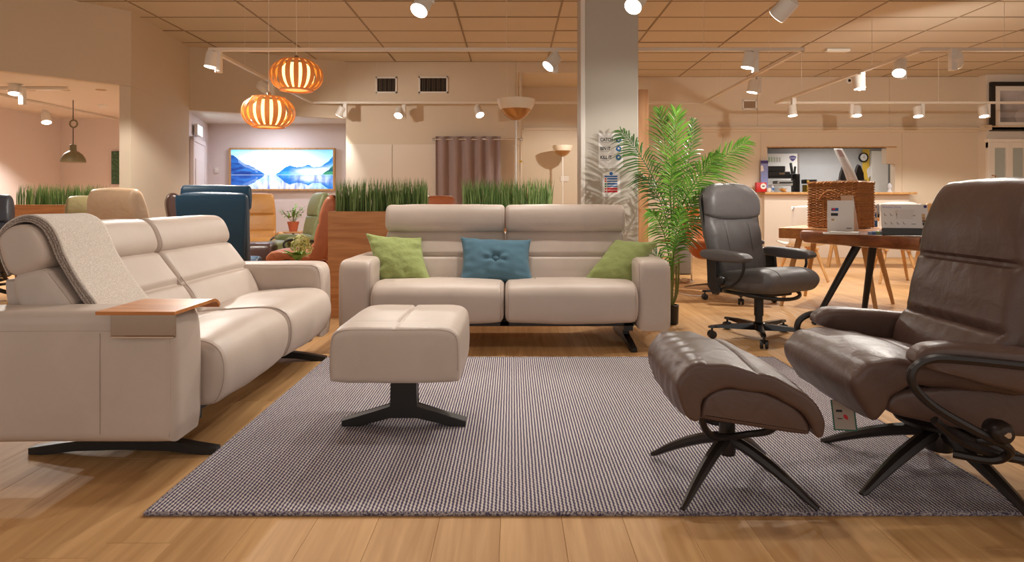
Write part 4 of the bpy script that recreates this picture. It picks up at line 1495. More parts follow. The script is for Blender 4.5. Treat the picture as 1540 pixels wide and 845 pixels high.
# angled information board
t = thing('info_board', 'white information board with chair diagrams and dark foot on the walnut table', 'display board', (X(1362, 4.55), 4.55, TZ + 0.003), R(-16))
tl = Matrix.Rotation(R(-12), 4, 'X')
MB().box((0, 0.0, 0.14), (0.305, 0.006, 0.18), 0.001, 1, M=tl).build('panel', M_paper, t, False)
MB().box((0, -0.004, 0.026), (0.305, 0.03, 0.052), 0.003, 1, M=tl).build('foot_rail', plain('board_dark', srgb(62, 60, 58), 0.4), t, False)
pm = MB()
for r_ in range(2):
    for k in range(4):
        xx, zz = -0.125 + k * 0.04, 0.15 - 0.062 * r_
        pm.tube([tl @ Vector((xx - 0.006, -0.0035, zz + 0.012)), tl @ Vector((xx - 0.002, -0.0035, zz - 0.004)), tl @ Vector((xx + 0.008, -0.0035, zz - 0.004))], 0.002, 4)
    pm.span(0.042, 0.07, -0.0045, -0.0032, 0.144 - 0.062 * r_, 0.148 - 0.062 * r_, M=tl)
pm.build('diagram_print', plain('ink_soft', srgb(120, 110, 112), 0.6), t, False)
for k, c in enumerate(((216, 176, 120), (190, 146, 92), (124, 92, 66), (50, 48, 52))):
    MB().box((0.122, -0.0036, 0.150 - 0.022 * k), (0.020, 0.0015, 0.020), M=tl).build('colour_swatch', plain('swatch_%d' % k, srgb(*c), 0.6), t, False)
MB().lathe([(0.011, 0), (0.011, 0.0012)], 16, tl @ Matrix.Translation((0.137, -0.0032, 0.214)) @ Matrix.Rotation(R(90), 4, 'X')).build('logo', M_purple, t, False)
o = lettering('title_print', 'Stressless Dining', (-0.14, -0.004 + 0.043, 0.2), 0.018, plain('ink_lilac', srgb(176, 160, 206), 0.6), t, rot=(R(78), 0, 0))
MB().box((0, 0.06, 0.09), (0.10, 0.004, 0.18), M=Matrix.Rotation(R(18), 4, 'X')).build('strut', M_paper, t, False)

# ================================================================== OAK TABLE AND BASKET
t = thing('oak_table', 'square oak table with tapered round legs carrying the wicker basket', 'table', (3.132, 6.012, 0), R(50))
MB().box((0, 0, TZ - 0.05), (0.84, 0.84, 0.10), 0.008, 2).build('table_top', M_oaktop, t, False)
for sx in (-1, 1):
    for sy in (-1, 1):
        MB().tube([(sx * 0.40, sy * 0.40, 0.002), (sx * 0.27, sy * 0.27, TZ - 0.10)], [0.016, 0.030], 12).build('leg', M_oakl, t)

# basket
ba = R(-50)
t = thing('wicker_basket', 'brown woven wicker hamper on the oak table', 'basket', (3.086, 5.60, TZ))
e1 = Vector((-0.643, 0.766, 0))
e2 = Vector((0.766, 0.643, 0))
L1, L2, BH = 0.43, 0.40, 0.435


def bpt(s, z, off=0.0):
    """point on the hamper wall, s runs round the outline"""
    per = 2 * (L1 + L2)
    s = s % per
    if s < L2:
        p, n = e2 * s, -e1
    elif s < L2 + L1:
        p, n = e2 * L2 + e1 * (s - L2), e2
    elif s < 2 * L2 + L1:
        p, n = e2 * (2 * L2 + L1 - s) + e1 * L1, e1
    else:
        p, n = e1 * (per - s), -e2
    q = p + n * off
    return (q.x, q.y, z)


per = 2 * (L1 + L2)
mb = MB()
rows = 34
for r_ in range(rows):
    z_ = 0.012 + (BH - 0.04) * r_ / (rows - 1)
    ns = 104
    mb.tube([bpt(per * k / ns, z_ + 0.001 * math.sin(k * 2.1 + r_), 0.0045 * (1 if (k // 2 + r_) % 2 else -1)) for k in range(ns)], 0.0070, 5, closed=True)
o = mb.build('weave', M_wicker, t, recalc=False)
o['kind'] = 'stuff'
for k in range(26):
    MB().tube([bpt(per * (k + 0.5) / 26, 0.004, 0.006), bpt(per * (k + 0.5) / 26, BH - 0.02, 0.004)], 0.0048, 6).build('stake', M_wicker, t)
mb = MB()
for k3 in range(3):
    mb.tube([bpt(per * k / 120, BH - 0.012 + 0.008 * math.sin(k * 0.9 + k3 * 2.1), 0.010 * math.cos(k * 0.9 + k3 * 2.1)) for k in range(120)], 0.008, 5, closed=True)
mb.build('rim_braid', M_wicker, t, recalc=False)
c0 = e1 * L1 / 2 + e2 * L2 / 2
mb = MB()
for k in range(30):
    a = e2 * (L2 * k / 29)
    mb.tube([(a.x, a.y, BH - 0.012), (a.x + e1.x * L1, a.y + e1.y * L1, BH - 0.012)], 0.008, 5)
mb.build('lid_weave', M_wicker, t, recalc=False)
hp = [e1 * (L1 * (0.25 + 0.5 * k / 8)) - e2 * (0.012 + 0.02 * math.sin(math.pi * k / 8)) + Vector((0, 0, 0.27 + 0.08 * math.sin(math.pi * k / 8))) for k in range(9)]
MB().tube(hp, 0.009, 7, smooth=3).build('carry_handle', M_wicker, t)
# black stands and long leaflet on the hamper
for nm, px, lb, dd in (('display_cone', 1268, 'black pointed display stand on the wicker hamper beside the bent leaflet', 5.80), ('display_cone', 1291, 'black rounded display stand on the hamper hooked under the leaflet', 5.86)):
    t = thing(nm, lb, 'display stand', (X(px, dd), dd, TZ + BH + 0.008))
    top = 0.145 if px < 1280 else 0.155
    hw = 0.042 if px < 1280 else 0.052
    op_ = [(-hw, 0), (hw, 0), (hw * 0.75, top * 0.45), (hw * 0.3, top * 0.92), (0 if px < 1280 else -hw * 0.15, top), (-hw * 0.25, top * 0.9), (-hw * 0.6, top * 0.5)]
    MB().prism(op_, -0.02, 0.02, 'xz', 0.012, 3).build('body', plain('matt_black_%d' % px, srgb(28, 26, 30), 0.7), t)
    MB().box((0, 0, 0.004), (hw * 2.1, 0.09, 0.008), 0.002, 1).build('foot', M_blackm, t, False)
t = thing('leaflet', 'tall white bent leaflet with pink print standing on the hamper', 'leaflet', (X(1279, 5.72), 5.72, TZ + BH + 0.006), 0)
lp = [(0.0, 0.0), (0.012, 0.10), (0.045, 0.20), (0.085, 0.30)]
v, f = [], []
for a, b in [(p.x, p.y) for p in crom([Vector(q) for q in lp], 5)]:
    for s_ in (-1, 1):
        v.append((s_ * (0.052 - b * 0.04) + 0.03 - b * 0.33, 0.02 + a * 0.8, b))
for i in range(len(v) // 2 - 1):
    f.append((2 * i, 2 * i + 1, 2 * i + 3, 2 * i + 2))
mb = MB(); mb.add(v, f)
o = mb.build('sheet', M_paper, t, True, 80)
o.modifiers.new('thickness', 'SOLIDIFY').thickness = 0.002
v2 = [((v[k][0] * 0.76 + (v[k ^ 1][0]) * 0.24), v[k][1] - 0.006, v[k][2]) for k in range(22, 30)]
mb = MB(); mb.add(v2, [(2 * i, 2 * i + 1, 2 * i + 3, 2 * i + 2) for i in range(3)])
mb.build('leaflet_print', plain('ink_pink', srgb(222, 190, 190), 0.6), t, True, 80)
# small blue box beside the hamper
t = thing('leaflet_box', 'slim white and blue carton behind the wicker hamper', 'carton', (X(1314, 6.15), 6.15, TZ), R(20))
MB().box((0, 0, 0.11), (0.05, 0.04, 0.22), 0.002, 1).build('carton', M_paper, t, False)
MB().box((0, -0.0206, 0.03), (0.05, 0.001, 0.06)).build('carton_band', M_inkb, t, False)
MB().prism([(-0.012, 0.12), (0.012, 0.15), (0.012, 0.09), (0.0, 0.09)], -0.0212, -0.0202, 'xz').build('carton_print', M_inkb, t, False)
MB().lathe([(0.008, 0), (0.008, 0.001)], 12, Matrix.Translation((0.008, -0.0202, 0.195)) @ Matrix.Rotation(R(90), 4, 'X')).build('carton_print', M_purple, t, False)


# ================================================================== WHITE DINING CHAIRS
def dining_chair(name, label, loc, face, shell, back=0.94):
    t = thing(name, label, 'chair', loc, face)
    cols = 14
    prof = [(-0.23, 0.455), (-0.21, 0.445), (-0.05, 0.43), (0.12, 0.435), (0.19, 0.50), (0.22, 0.65), (0.25, 0.80), (0.27, back)]
    pr = crom([Vector(p) for p in prof], 4)
    v, f = [], []
    for i, p in enumerate(pr):
        s = i / (len(pr) - 1)
        hw = 0.235 - 0.02 * s
        for j in range(cols + 1):
            u = 2 * j / cols - 1
            v.append((u * hw, p.x - 0.08 * abs(u) ** 2.5 * max(0, s - 0.4), p.y + 0.03 * abs(u) ** 3 * (1 - s) - (0.05 * abs(u) ** 6 if i == len(pr) - 1 else 0)))
    n = cols + 1
    for i in range(len(pr) - 1):
        for j in range(cols):
            f.append((i * n + j, i * n + j + 1, (i + 1) * n + j + 1, (i + 1) * n + j))
    mb = MB(); mb.add(v, f)
    o = mb.build('seat_shell', shell, t, True, 80)
    md = o.modifiers.new('thickness', 'SOLIDIFY')
    md.thickness = 0.02
    for sx in (-1, 1):
        MB().box((sx * 0.12, 0.0, 0.405), (0.035, 0.34, 0.03), 0.004, 1).build('seat_rail', M_oakl, t, False)
        for sy in (-1, 1):
            MB().tube([(sx * 0.22, sy * 0.23, 0.002), (sx * 0.12, sy * 0.10, 0.41)], [0.015, 0.022], 10).build('leg', M_oakl, t)
    return t


dining_chair('dining_chair', 'white shell dining chair with oak legs below the hatch, next to the hamper', (X(1206, 7.9), 7.9, 0), R(178), M_white)
dining_chair('dining_chair', 'white shell dining chair with oak legs behind the information board', (X(1352, 7.6), 7.7, 0), R(165), M_white, 0.985)
dining_chair('dining_chair', 'oak-backed dining chair mostly hidden by the brown recliner', (X(1432, 8.3), 8.3, 0), R(20), M_oakl, 0.97)
# low sideboard behind with grey box
t = thing('bench', 'low oak bench standing in front of the hatch counter', 'bench', (X(1318, 9.6), 9.6, 0))
MB().box((0, 0, 0.72), (1.5, 0.42, 0.05), 0.006).build('bench_top', M_oaktop, t, False)
for sx in (-1, 1):
    for s2 in (-1, 1):
        MB().tube([(sx * 0.66 + s2 * 0.16, s2 * 0.15, 0.002), (sx * 0.66, s2 * 0.10, 0.70)], [0.03, 0.03], 4).build('leg', M_oakl, t, False)
t = thing('microwave', 'small grey appliance with a dark base on the oak bench', 'appliance', (X(1327, 9.55), 9.55, 0.746))
MB().box((0, 0, 0.13), (0.30, 0.25, 0.15), 0.01).build('body', plain('appliance_grey', srgb(120, 120, 124), 0.3), t, False)
MB().box((0, 0, 0.028), (0.30, 0.25, 0.055), 0.006).build('plinth', M_blackm, t, False)
MB().box((-0.03, -0.127, 0.13), (0.20, 0.006, 0.11), 0.003, 1).build('window_pane', plain('appliance_glass', srgb(150, 152, 158), 0.15), t, False)


# ================================================================== PLANTERS WITH GRASS
def grass(x0, x1, y0, y1, z0, hmin, hmax, n, seed):
    rg = random.Random(seed)
    mb = MB()
    for i in range(n):
        x, y = rg.uniform(x0, x1), rg.uniform(y0, y1)
        h = rg.uniform(hmin, hmax)
        a = rg.uniform(0, 2 * math.pi)
        w = rg.uniform(0.003, 0.0062)
        lean = rg.uniform(0.0, 0.16) ** 1.0 * h * 1.1
        la = rg.uniform(0, 2 * math.pi)
        dx, dy = math.cos(a) * w, math.sin(a) * w
        lx, ly = math.cos(la) * lean, math.sin(la) * lean * 0.6
        v = []
        for s in (0, 0.4, 0.75):
            cx_, cy_, cz = x + lx * s * s, y + ly * s * s, z0 + h * s
            k = 1 - 0.55 * s
            v += [(cx_ - dx * k, cy_ - dy * k, cz), (cx_ + dx * k, cy_ + dy * k, cz)]
        v.append((x + lx, y + ly, z0 + h))
        mb.add(v, [(0, 1, 3, 2), (2, 3, 5, 4), (4, 5, 6)])
    return mb


def planter(name, label, x0, x1, y0, y1, h, clumps, seed, rot=0):
    t = thing(name, label, 'planter', ((x0 + x1) / 2, (y0 + y1) / 2, 0), rot)
    cx_, cy_ = (x0 + x1) / 2, (y0 + y1) / 2
    w, d, th = (x1 - x0) / 2, (y1 - y0) / 2, 0.022
    for nm, b in (('front_panel', (-w, w, -d, -d + th)), ('rear_panel', (-w, w, d - th, d)), ('side_panel', (-w, -w + th, -d + th, d - th)), ('side_panel', (w - th, w, -d + th, d - th))):
        MB().span(b[0], b[1], b[2], b[3], 0.0, h, 0.0015, 1).build(nm, M_oak, t, False)
    MB().span(-w + th, w - th, -d + th, d - th, h - 0.06, h - 0.03).build('moss_bed', M_soil, t, False)
    for k, (a, b, hm, hx, n) in enumerate(clumps):
        g = grass(a - cx_, b - cx_, -d + 0.035, d - 0.035, h - 0.035, hm, hx, n, seed + k).build('grass_clump', M_grass, t, False, recalc=False)
        g['kind'] = 'stuff'
    return t


pd = 5.34
planter('oak_planter', 'long oak planter with two clumps of grass behind the cushioned sofa', X(493, pd), 0.42, pd, pd + 0.30, 0.91,
        [(X(506, 5.45), X(642, 5.45), 0.20, 0.345, 900), (X(696, 5.45), X(830, 5.45), 0.20, 0.345, 900)], 11)
planter('oak_planter', 'short oak planter with grass standing in the side room', X(22, 7.3), X(160, 7.3), 7.3, 7.6, 0.955,
        [(X(30, 7.4), X(152, 7.4), 0.18, 0.30, 800)], 31)


# ================================================================== PALM
t = thing('potted_palm', 'tall artificial palm in a slim black pot beside the pillar', 'plant', (1.30, 5.08, 0))
pc = Vector((1.30, 5.08, 0))
MB().lathe([(0.045, 0.0), (0.05, 0.01), (0.055, 0.15), (0.058, 0.155), (0.050, 0.157), (0.048, 0.14), (0.01, 0.14)], 20).build('pot', M_blackm, t)


def frond(base, mid, tip, width, nleaf, droop, mat, seed):
    rg = random.Random(seed)
    b, m, e = Vector(base), Vector(mid), Vector(tip)
    n = 40
    path = [(b * (1 - s) ** 2 + m * 2 * s * (1 - s) + e * s * s) for s in [i / n for i in range(n + 1)]]
    mb = MB()
    mb.tube([tuple(p) for p in path[::2]], [0.0065 * (1 - 0.8 * i / (n / 2)) + 0.0008 for i in range(n // 2 + 1)], 5)
    stem = mb.build('frond', mat, t)
    mb2 = MB()
    for k in range(nleaf):
        s = 0.16 + 0.84 * (k / (nleaf - 1)) ** 0.95
        i = min(int(s * n), n - 1)
        p = path[i].lerp(path[i + 1], s * n - i)
        tg = (path[i + 1] - path[i]).normalized()
        view = Vector((0.1, -1, 0.15))
        sd = tg.cross(view).normalized()
        L = width * (math.sin(math.pi * (0.12 + 0.80 * s)) ** 0.75) * rg.uniform(0.88, 1.1)
        for sg in (-1, 1):
            ang = R(62 - 34 * s) + rg.uniform(-0.08, 0.08)
            dr = (sd * sg * math.sin(ang) + tg * math.cos(ang) + view * rg.uniform(-0.25, 0.45)).normalized()
            wv = dr.cross(view).normalized() * (0.0058 + 0.0022 * rg.random())
            v = []
            for q, kk in ((0, 0.35), (0.3, 1.0), (0.65, 0.8)):
                c = p + dr * L * q + Vector((0, 0, -droop * L * q * q))
                v += [tuple(c - wv * kk), tuple(c + view * 0.004), tuple(c + wv * kk)]
            c = p + dr * L + Vector((0, 0, -droop * L * 1.0))
            v.append(tuple(c))
            mb2.add(v, [(0, 1, 4, 3), (1, 2, 5, 4), (3, 4, 7, 6), (4, 5, 8, 7), (6, 7, 9), (7, 8, 9)])
    mb2.build('leaflets', mat, stem, True, 60, recalc=False)


def fr_px(b, m, e, width, nl, droop, mat, seed, db=0.0, dm=0.0, de=0.0):
    frond(at(*b, 5.08 + db) - pc, at(*m, 5.08 + dm) - pc, at(*e, 5.08 + de) - pc, width, nl, droop, mat, seed)


FR = [((1010, 330), (1003, 215), (992, 166), 0.26, 27, 0.30, M_palm, 0.0, 0.05, 0.10),
      ((1012, 330), (1018, 220), (1016, 166), 0.25, 27, 0.25, M_palm, 0.0, -0.05, -0.02),
      ((1014, 330), (1040, 250), (1042, 182), 0.19, 24, 0.30, M_palmd, 0.05, 0.20, 0.32),
      ((1006, 320), (975, 240), (934, 197), 0.27, 28, 0.55, M_palmd, 0.0, -0.05, 0.05),
      ((1014, 325), (1060, 250), (1122, 212), 0.25, 28, 0.35, M_palm, 0.0, -0.10, -0.12),
      ((1012, 345), (1040, 265), (1078, 232), 0.24, 27, 0.45, M_palm, -0.05, -0.22, -0.38),
      ((1010, 370), (1000, 290), (962, 262), 0.20, 22, 0.5, M_palmd, 0.0, 0.12, 0.22),
      ((1010, 400), (1022, 320), (1056, 288), 0.22, 24, 0.5, M_palm, -0.05, -0.20, -0.30),
      ((1008, 400), (1000, 330), (976, 318), 0.20, 22, 0.5, M_palm, 0.0, -0.16, -0.26),
      ((1006, 425), (990, 370), (962, 378), 0.17, 20, 0.4, M_palmd, 0.0, 0.10, 0.20),
      ((1010, 420), (1014, 350), (1024, 318), 0.20, 22, 0.4, M_palm, -0.05, -0.25, -0.32),
      ((1012, 380), (1035, 330), (1064, 330), 0.18, 20, 0.5, M_palmd, 0.05, 0.20, 0.28),
      ((1004, 430), (985, 400), (968, 412), 0.14, 17, 0.3, M_palmd, 0.0, 0.05, 0.15),
      ((1012, 350), (1005, 280), (1012, 240), 0.22, 24, 0.5, M_palm, 0.0, -0.18, -0.28)]
for k, q in enumerate(FR):
    fr_px(q[0], q[1], q[2], q[3], q[4], q[5], q[6], 50 + k, q[7], q[8], q[9])
for k, (px, py) in enumerate(((1000, 400), (1006, 400), (1012, 330), (1017, 400), (1021, 390), (1009, 380))):
    p = at(px, py, 5.08 + 0.02 * (k - 3)) - pc
    MB().tube([(0.014 * math.cos(k), 0.014 * math.sin(k), 0.135), (p.x * 0.7 + 0.005, p.y * 0.7, p.z * 0.5), tuple(p)], [0.011, 0.009, 0.007], 6, smooth=4).build('stem', M_palmst, t)

# ================================================================== PLANTS ON SIDE TABLES
def small_table(label, loc, h, r):
    t = thing('side_table', label, 'table', loc)
    MB().lathe([(r - 0.01, h - 0.022), (r, h - 0.012), (r - 0.004, h)], 32).build('table_top', M_oakl, t)
    MB().lathe([(0.02, 0.015), (0.02, h - 0.02)], 14).build('post', M_blackm, t)
    MB().lathe([(r * 0.7, 0.002), (r * 0.7, 0.010), (0.03, 0.02)], 28).build('base', M_blackm, t)
    return t


small_table('small round oak side table holding the hydrangea', (X(447, 5.6), 5.6, 0), 0.35, 0.18)
t = thing('potted_hydrangea', 'cream hydrangea with broad green leaves behind the sofa armrest', 'plant', (X(447, 5.6), 5.6, 0.351))
MB().lathe([(0.045, 0), (0.06, 0.05), (0.065, 0.09), (0.058, 0.092), (0.05, 0.07)], 20).build('pot', M_white, t)
rg = random.Random(2)
for (cx_, cy_, cz, rr, nf) in ((0.045, -0.02, 0.27, 0.075, 130), (-0.005, 0.03, 0.24, 0.06, 90), (0.06, 0.05, 0.21, 0.06, 80)):
    mb = MB()
    for k in range(nf):
        d = Vector((rg.gauss(0, 1), rg.gauss(0, 1), rg.gauss(0, 1) + 0.4)).normalized()
        c = Vector((cx_, cy_, cz)) + d * rr * rg.uniform(0.85, 1.08)
        q = d.to_track_quat('Z', 'Y')
        for j in range(4):
            a = j * math.pi / 2 + rg.random()
            u = q @ Vector((math.cos(a), math.sin(a), 0.25)) * 0.013
            w = q @ Vector((-math.sin(a), math.cos(a), 0)) * 0.007
            mb.add([tuple(c), tuple(c + u * 0.6 + w), tuple(c + u), tuple(c + u * 0.6 - w)], [(0, 1, 2, 3)])
    mb.build('flower_head', M_hyd, t, False, recalc=False)
    MB().tube([(0, 0, 0.07), (cx_ * 0.6, cy_ * 0.6, cz * 0.7), (cx_, cy_, cz)], 0.004, 5).build('stem', M_palmst, t)


def big_leaf(parent, base, dr, L, W_, mat, curl=0.3):
    base, dr = Vector(base), Vector(dr).normalized()
    sd = dr.cross(Vector((0, 0, 1))).normalized()
    v, f = [], []
    for i in range(7):
        s = i / 6
        c = base + dr * L * s + Vector((0, 0, -curl * L * s * s + 0.15 * L * s))
        w = W_ * math.sin(math.pi * min(0.98, 0.06 + 0.9 * s)) ** 0.8
        for j in (-1, 0, 1):
            v.append(tuple(c + sd * w * j + Vector((0, 0, 0.25 * w * abs(j)))))
    for i in range(6):
        for j in range(2):
            f.append((i * 3 + j, i * 3 + j + 1, (i + 1) * 3 + j + 1, (i + 1) * 3 + j))
    mb = MB(); mb.add(v, f)
    mb.build('leaf', mat, parent, True, 80, recalc=False)


for k, (a, el, L) in enumerate(((200, 0.5, 0.13), (235, 0.2, 0.14), (265, 0.4, 0.12), (300, 0.1, 0.12), (170, 0.2, 0.12), (90, 0.3, 0.12), (20, 0.2, 0.11))):
    big_leaf(t, (0, 0, 0.115), (math.cos(R(a)), math.sin(R(a)), el + 0.5), L * 1.25, 0.06, M_leaf)

small_table('small round oak side table below the landscape picture', (X(441, 10.2), 10.2, 0), 0.50, 0.22)
t = thing('potted_foliage', 'airy green foliage in a terracotta pot below the landscape picture', 'plant', (X(441, 10.2), 10.2, 0.501))
MB().lathe([(0.06, 0), (0.08, 0.10), (0.092, 0.14), (0.095, 0.16), (0.085, 0.16), (0.07, 0.12)], 20).build('pot', M_terra, t)
for k in range(15):
    a = rg.uniform(0, 6.28)
    el = rg.uniform(0.7, 2.2)
    L = rg.uniform(0.18, 0.32)
    d = Vector((math.cos(a), math.sin(a) * 0.7, el)).normalized()
    MB().tube([(0, 0, 0.13), tuple(d * L * 0.6 + Vector((0, 0, 0.13))), tuple(d * L + Vector((0, 0, 0.13)))], 0.003, 4).build('stem', M_palmst, t)
    for q in (0.5, 0.7, 0.85, 1.0):
        big_leaf(t, d * L * q + Vector((0, 0, 0.13)), (d.x + rg.uniform(-0.8, 0.8), d.y + rg.uniform(-0.8, 0.8), rg.uniform(-0.2, 0.8)), 0.07, 0.020, M_leaf)

# ================================================================== LIGHT TRACKS AND SPOTLIGHTS
TR = 2.50


def track(name, label, pts, TR=TR):
    t = thing(name, label, 'light track', (pts[0][0], pts[0][1], TR))
    o0 = Vector((pts[0][0], pts[0][1], 0))
    for a, b in zip(pts, pts[1:]):
        a, b = Vector((a[0], a[1], 0)) - o0, Vector((b[0], b[1], 0)) - o0
        c = (a + b) / 2
        L = (b - a).length
        ang = math.atan2((b - a).y, (b - a).x)
        MB().box((0, 0, 0), (L + 0.036, 0.036, 0.034), 0.003, 1, M=Matrix.Translation(c) @ Matrix.Rotation(ang, 4, 'Z')).build('rail', M_track, t, False)
        n = max(1, int(L / 1.6))
        for k in range(n):
            p = a.lerp(b, (k + 0.5) / n)
            MB().tube([(p.x, p.y, 0.015), (p.x, p.y, CEIL - TR - 0.001)], 0.0022, 5).build('suspension_wire', M_track, t)
    return t


d1, d2 = 6.2, 9.55
track('light_track', 'white suspended rectangle of light track above the lamps and grasses', [(-2.99, d1), (2.88, d1), (2.92, d2), (-3.06, d2), (-2.99, d1)])
track('light_track', 'white suspended light track in front of the service hatch wall', [(9.0, d1), (4.06, d1), (4.03, d2), (9.0, d2)])
track('light_track', 'white light track crossing above the rug', [(-4.6, 4.45), (5.2, 4.45)], 2.80)
t = thing('light_track', 'short white light track on the low side room ceiling', 'light track', (X(20, 7.4), 7.6, LOWC - 0.02))
MB().box((-0.3, 0, 0), (1.6, 0.036, 0.034), 0.003, 1).build('rail', M_track, t, False)
t = thing('light_track', 'white light track along the inner wall of the side room', 'light track', (-6.6, 9.2, LOWC - 0.02))
MB().box((0, 0, 0), (0.036, 2.4, 0.034), 0.003, 1).build('rail', M_track, t, False)


def spot(px, py, d, target, label, track_z=TR, lit=1.0, box_dx=0.075, box=True, group=None, power=1.0, cone=72, w=0.062, len_=0.155, blend=0.55):
    """track spotlight: adapter box, tilting can and lens, with its own lamp"""
    lens = at(px, py, d)
    aim = (Vector(target) - lens).normalized()
    t = thing('track_spotlight', label, 'spotlight', lens, 0, group)
    q = aim.to_track_quat('-Z', 'Y').to_matrix().to_4x4()
    MB().lathe([(w, 0.0), (w, len_ * 0.86), (w * 0.9, len_ * 0.97), (w * 0.6, len_), (0.004, len_)], 24, q).build('can', M_fix, t)
    MB().lathe([(0.003, 0.0005), (w * 0.90, 0.0005), (w * 0.94, -0.002), (w, -0.0005)], 24, q, cap=True).build('lens', M_lens if lit else M_lensd, t)
    if box:
        zt_ = track_z - lens.z - 0.016
        b = q @ Vector((0, 0, len_ * 0.75))
        MB().span(box_dx - 0.028, box_dx + 0.028, b.y - 0.028, b.y + 0.028, min(zt_ - 0.21, b.z - 0.02), zt_, 0.004, 1).build('adapter_box', M_fix, t, False)
        MB().tube([(b.x, b.y, b.z), (box_dx, b.y, b.z)], 0.012, 8).build('pivot', M_fix, t)
    if lit:
        ld = bpy.data.lights.new('spot_lamp', 'SPOT')
        ld.energy = SPOT_W * power * lit
        ld.color = LAMP_COL
        ld.spot_size = R(cone)
        ld.spot_blend = blend
        ld.shadow_soft_size = 0.035
        lo = bpy.data.objects.new('spot_lamp', ld)
        lo.rotation_euler = aim.to_track_quat('-Z', 'Y').to_euler()
        lo.location = aim * 0.012
        C.objects.link(lo)
        lo.parent = t
    return t


G1, G2, G3 = 'spotlights on the suspended rectangle track', 'spotlights along the hatch wall track', 'spotlights above the rug'
NT = 2.80
spot(630, 16, 4.45, (-1.3, 3.2, 0.5), 'white spotlight above the rug pointed at the throw-covered sofa', NT, group=G3, power=1.05, cone=100)
spot(952, 10, 4.45, (-0.4, 2.9, 0.4), 'white spotlight above the rug pointed at the taupe footstool', NT, group=G3, power=0.95, cone=95)
spot(1168, 25, 4.45, (1.0, 5.7, 1.15), 'white spotlight above the rug aimed at the palm and pillar', NT, group=G3, power=0.40, cone=80)
spot(75, -6, 4.45, (-2.6, 5.3, 0.8), 'white spotlight at the end of the track above the rug', NT, group=G3, power=0.84, cone=100)
# extra lamps added above the frame to brighten sofa and recliner
spot(770, -14, 4.45, (0.1, 4.3, 0.5), 'added unseen spotlight above the rug pointed at the cushioned sofa', NT, group=G3, power=0.9, cone=100)
spot(1360, -14, 4.45, (1.7, 2.9, 0.6), 'added unseen spotlight above the rug pointed at the brown recliner', NT, group=G3, power=1.05, cone=100)
track('light_track', 'added unseen light track over the front edge of the rug', [(-3.0, 2.35), (4.0, 2.35)], NT)  # unseen track, added to light the rug front
G4 = 'spotlights over the front edge of the rug'
for sx_, who in ((-0.9, 'the throw-covered sofa'), (0.55, 'the two footstools'), (1.9, 'the brown recliner seat')):
    spot(CX + sx_ * FOC / 2.35, HZ - 1.36 * FOC / 2.35, 2.35, (sx_ + 0.05, 2.1, 0.0), 'added unseen spotlight over the rug edge above ' + who, NT, group=G4, power=0.24, cone=130)  # added out of view to lift the rug and floor in front
spot(CX + 2.9 * FOC / 2.35, HZ - 1.42 * FOC / 2.35, 2.35, (1.0, 5.8, 0.95), 'white spotlight over the rug edge shining far back on the palm', NT, group=G4, power=4.5, cone=29)
spot(317, 101, d1, (-3.25, 6.0, 0.0), 'white spotlight on the suspended track near the glowing slatted pendants', group=G1, power=2.5, cone=156, blend=0.2)
spot(404, 137, 7.8, (-1.7, 9.9, 1.1), 'white spotlight half hidden by the glowing slatted pendants', group=G1, power=0.9, cone=100)
spot(824, 100, d1, (-0.9, 5.5, 0.8), 'white spotlight on the suspended track beside the pillar', group=G1, power=1.2, cone=95)
spot(905, 175, d2, (0.8, 10.7, 0.7), 'added unseen spotlight on the suspended track behind the pillar', group=G1, power=0.9, cone=120)  # lamp added out of sight to brighten the wall by the pillar
spot(1124, 102, d1, (1.9, 6.3, 0.2), 'white spotlight on the suspended track above the office chair', group=G1, power=1.80, cone=150)
spot(1131, 139, 7.5, (2.5, 7.6, 0.3), 'white spotlight on the suspended track beside the wall joint', group=G1, power=1.14, cone=130)
spot(510, 174, d2, (-3.6, 9.9, 0.6), 'white spotlight on the suspended track beside the picture recess', group=G1, power=0.72, box_dx=0.10, cone=110)
spot(599, 174, d2, (-1.9, 7.9, 0.3), 'white spotlight on the suspended track below the dark wall vents', group=G1, power=1.20, cone=105)
spot(722, 173, d2, (0.3, 8.2, 0.3), 'white spotlight on the suspended track above the grey curtain', group=G1, power=1.20, cone=105, box_dx=-0.05)
spot(1352, 110, 6.5, (3.2, 5.4, 0.5), 'white spotlight on the hatch track facing the walnut table', group=G2, power=1.10, cone=110)
spot(1293, 133, 7.22, (4.3, 7.0, 0.2), 'white spotlight on the hatch track in line with the ceiling sensor', group=G2, power=0.82, cone=130, box_dx=0.03)
spot(1192, 174, 9.0, (4.1, 8.7, 0.2), 'white spotlight at the corner of the hatch track', group=G2, power=0.85, cone=164, blend=0.25, box_dx=0.02)
spot(1289, 174, d2, (5.1, 9.0, 0.2), 'white spotlight on the hatch track above the hatch opening', group=G2, power=0.85, cone=164, blend=0.25, box_dx=-0.07)
spot(1381, 175, d2, (6.1, 9.0, 0.2), 'white spotlight on the hatch track before the blank stretch of wall', group=G2, power=0.85, cone=164, blend=0.25)
spot(1480, 175, d2, (7.1, 9.0, 0.2), 'white spotlight on the hatch track beside the framed picture', group=G2, power=0.85, cone=164, blend=0.25)
spot(1437, 97, d1, (6.0, 8.6, 0.9), 'white spotlight on the hatch track turned away to the side wall', group=G2, power=1.95, cone=150, box_dx=-0.09)
spot(22, 141, 7.4, (-5.6, 7.0, 0.4), 'white spotlight on the short side room track', LOWC - 0.02, group='side room spotlights', power=2.0, cone=150)
spot(70, 184, 9.2, (-6.2, 8.6, 0.2), 'white spotlight low on the inner side room track', LOWC - 0.02, group='side room spotlights', power=2.0, cone=150, box_dx=-0.05)

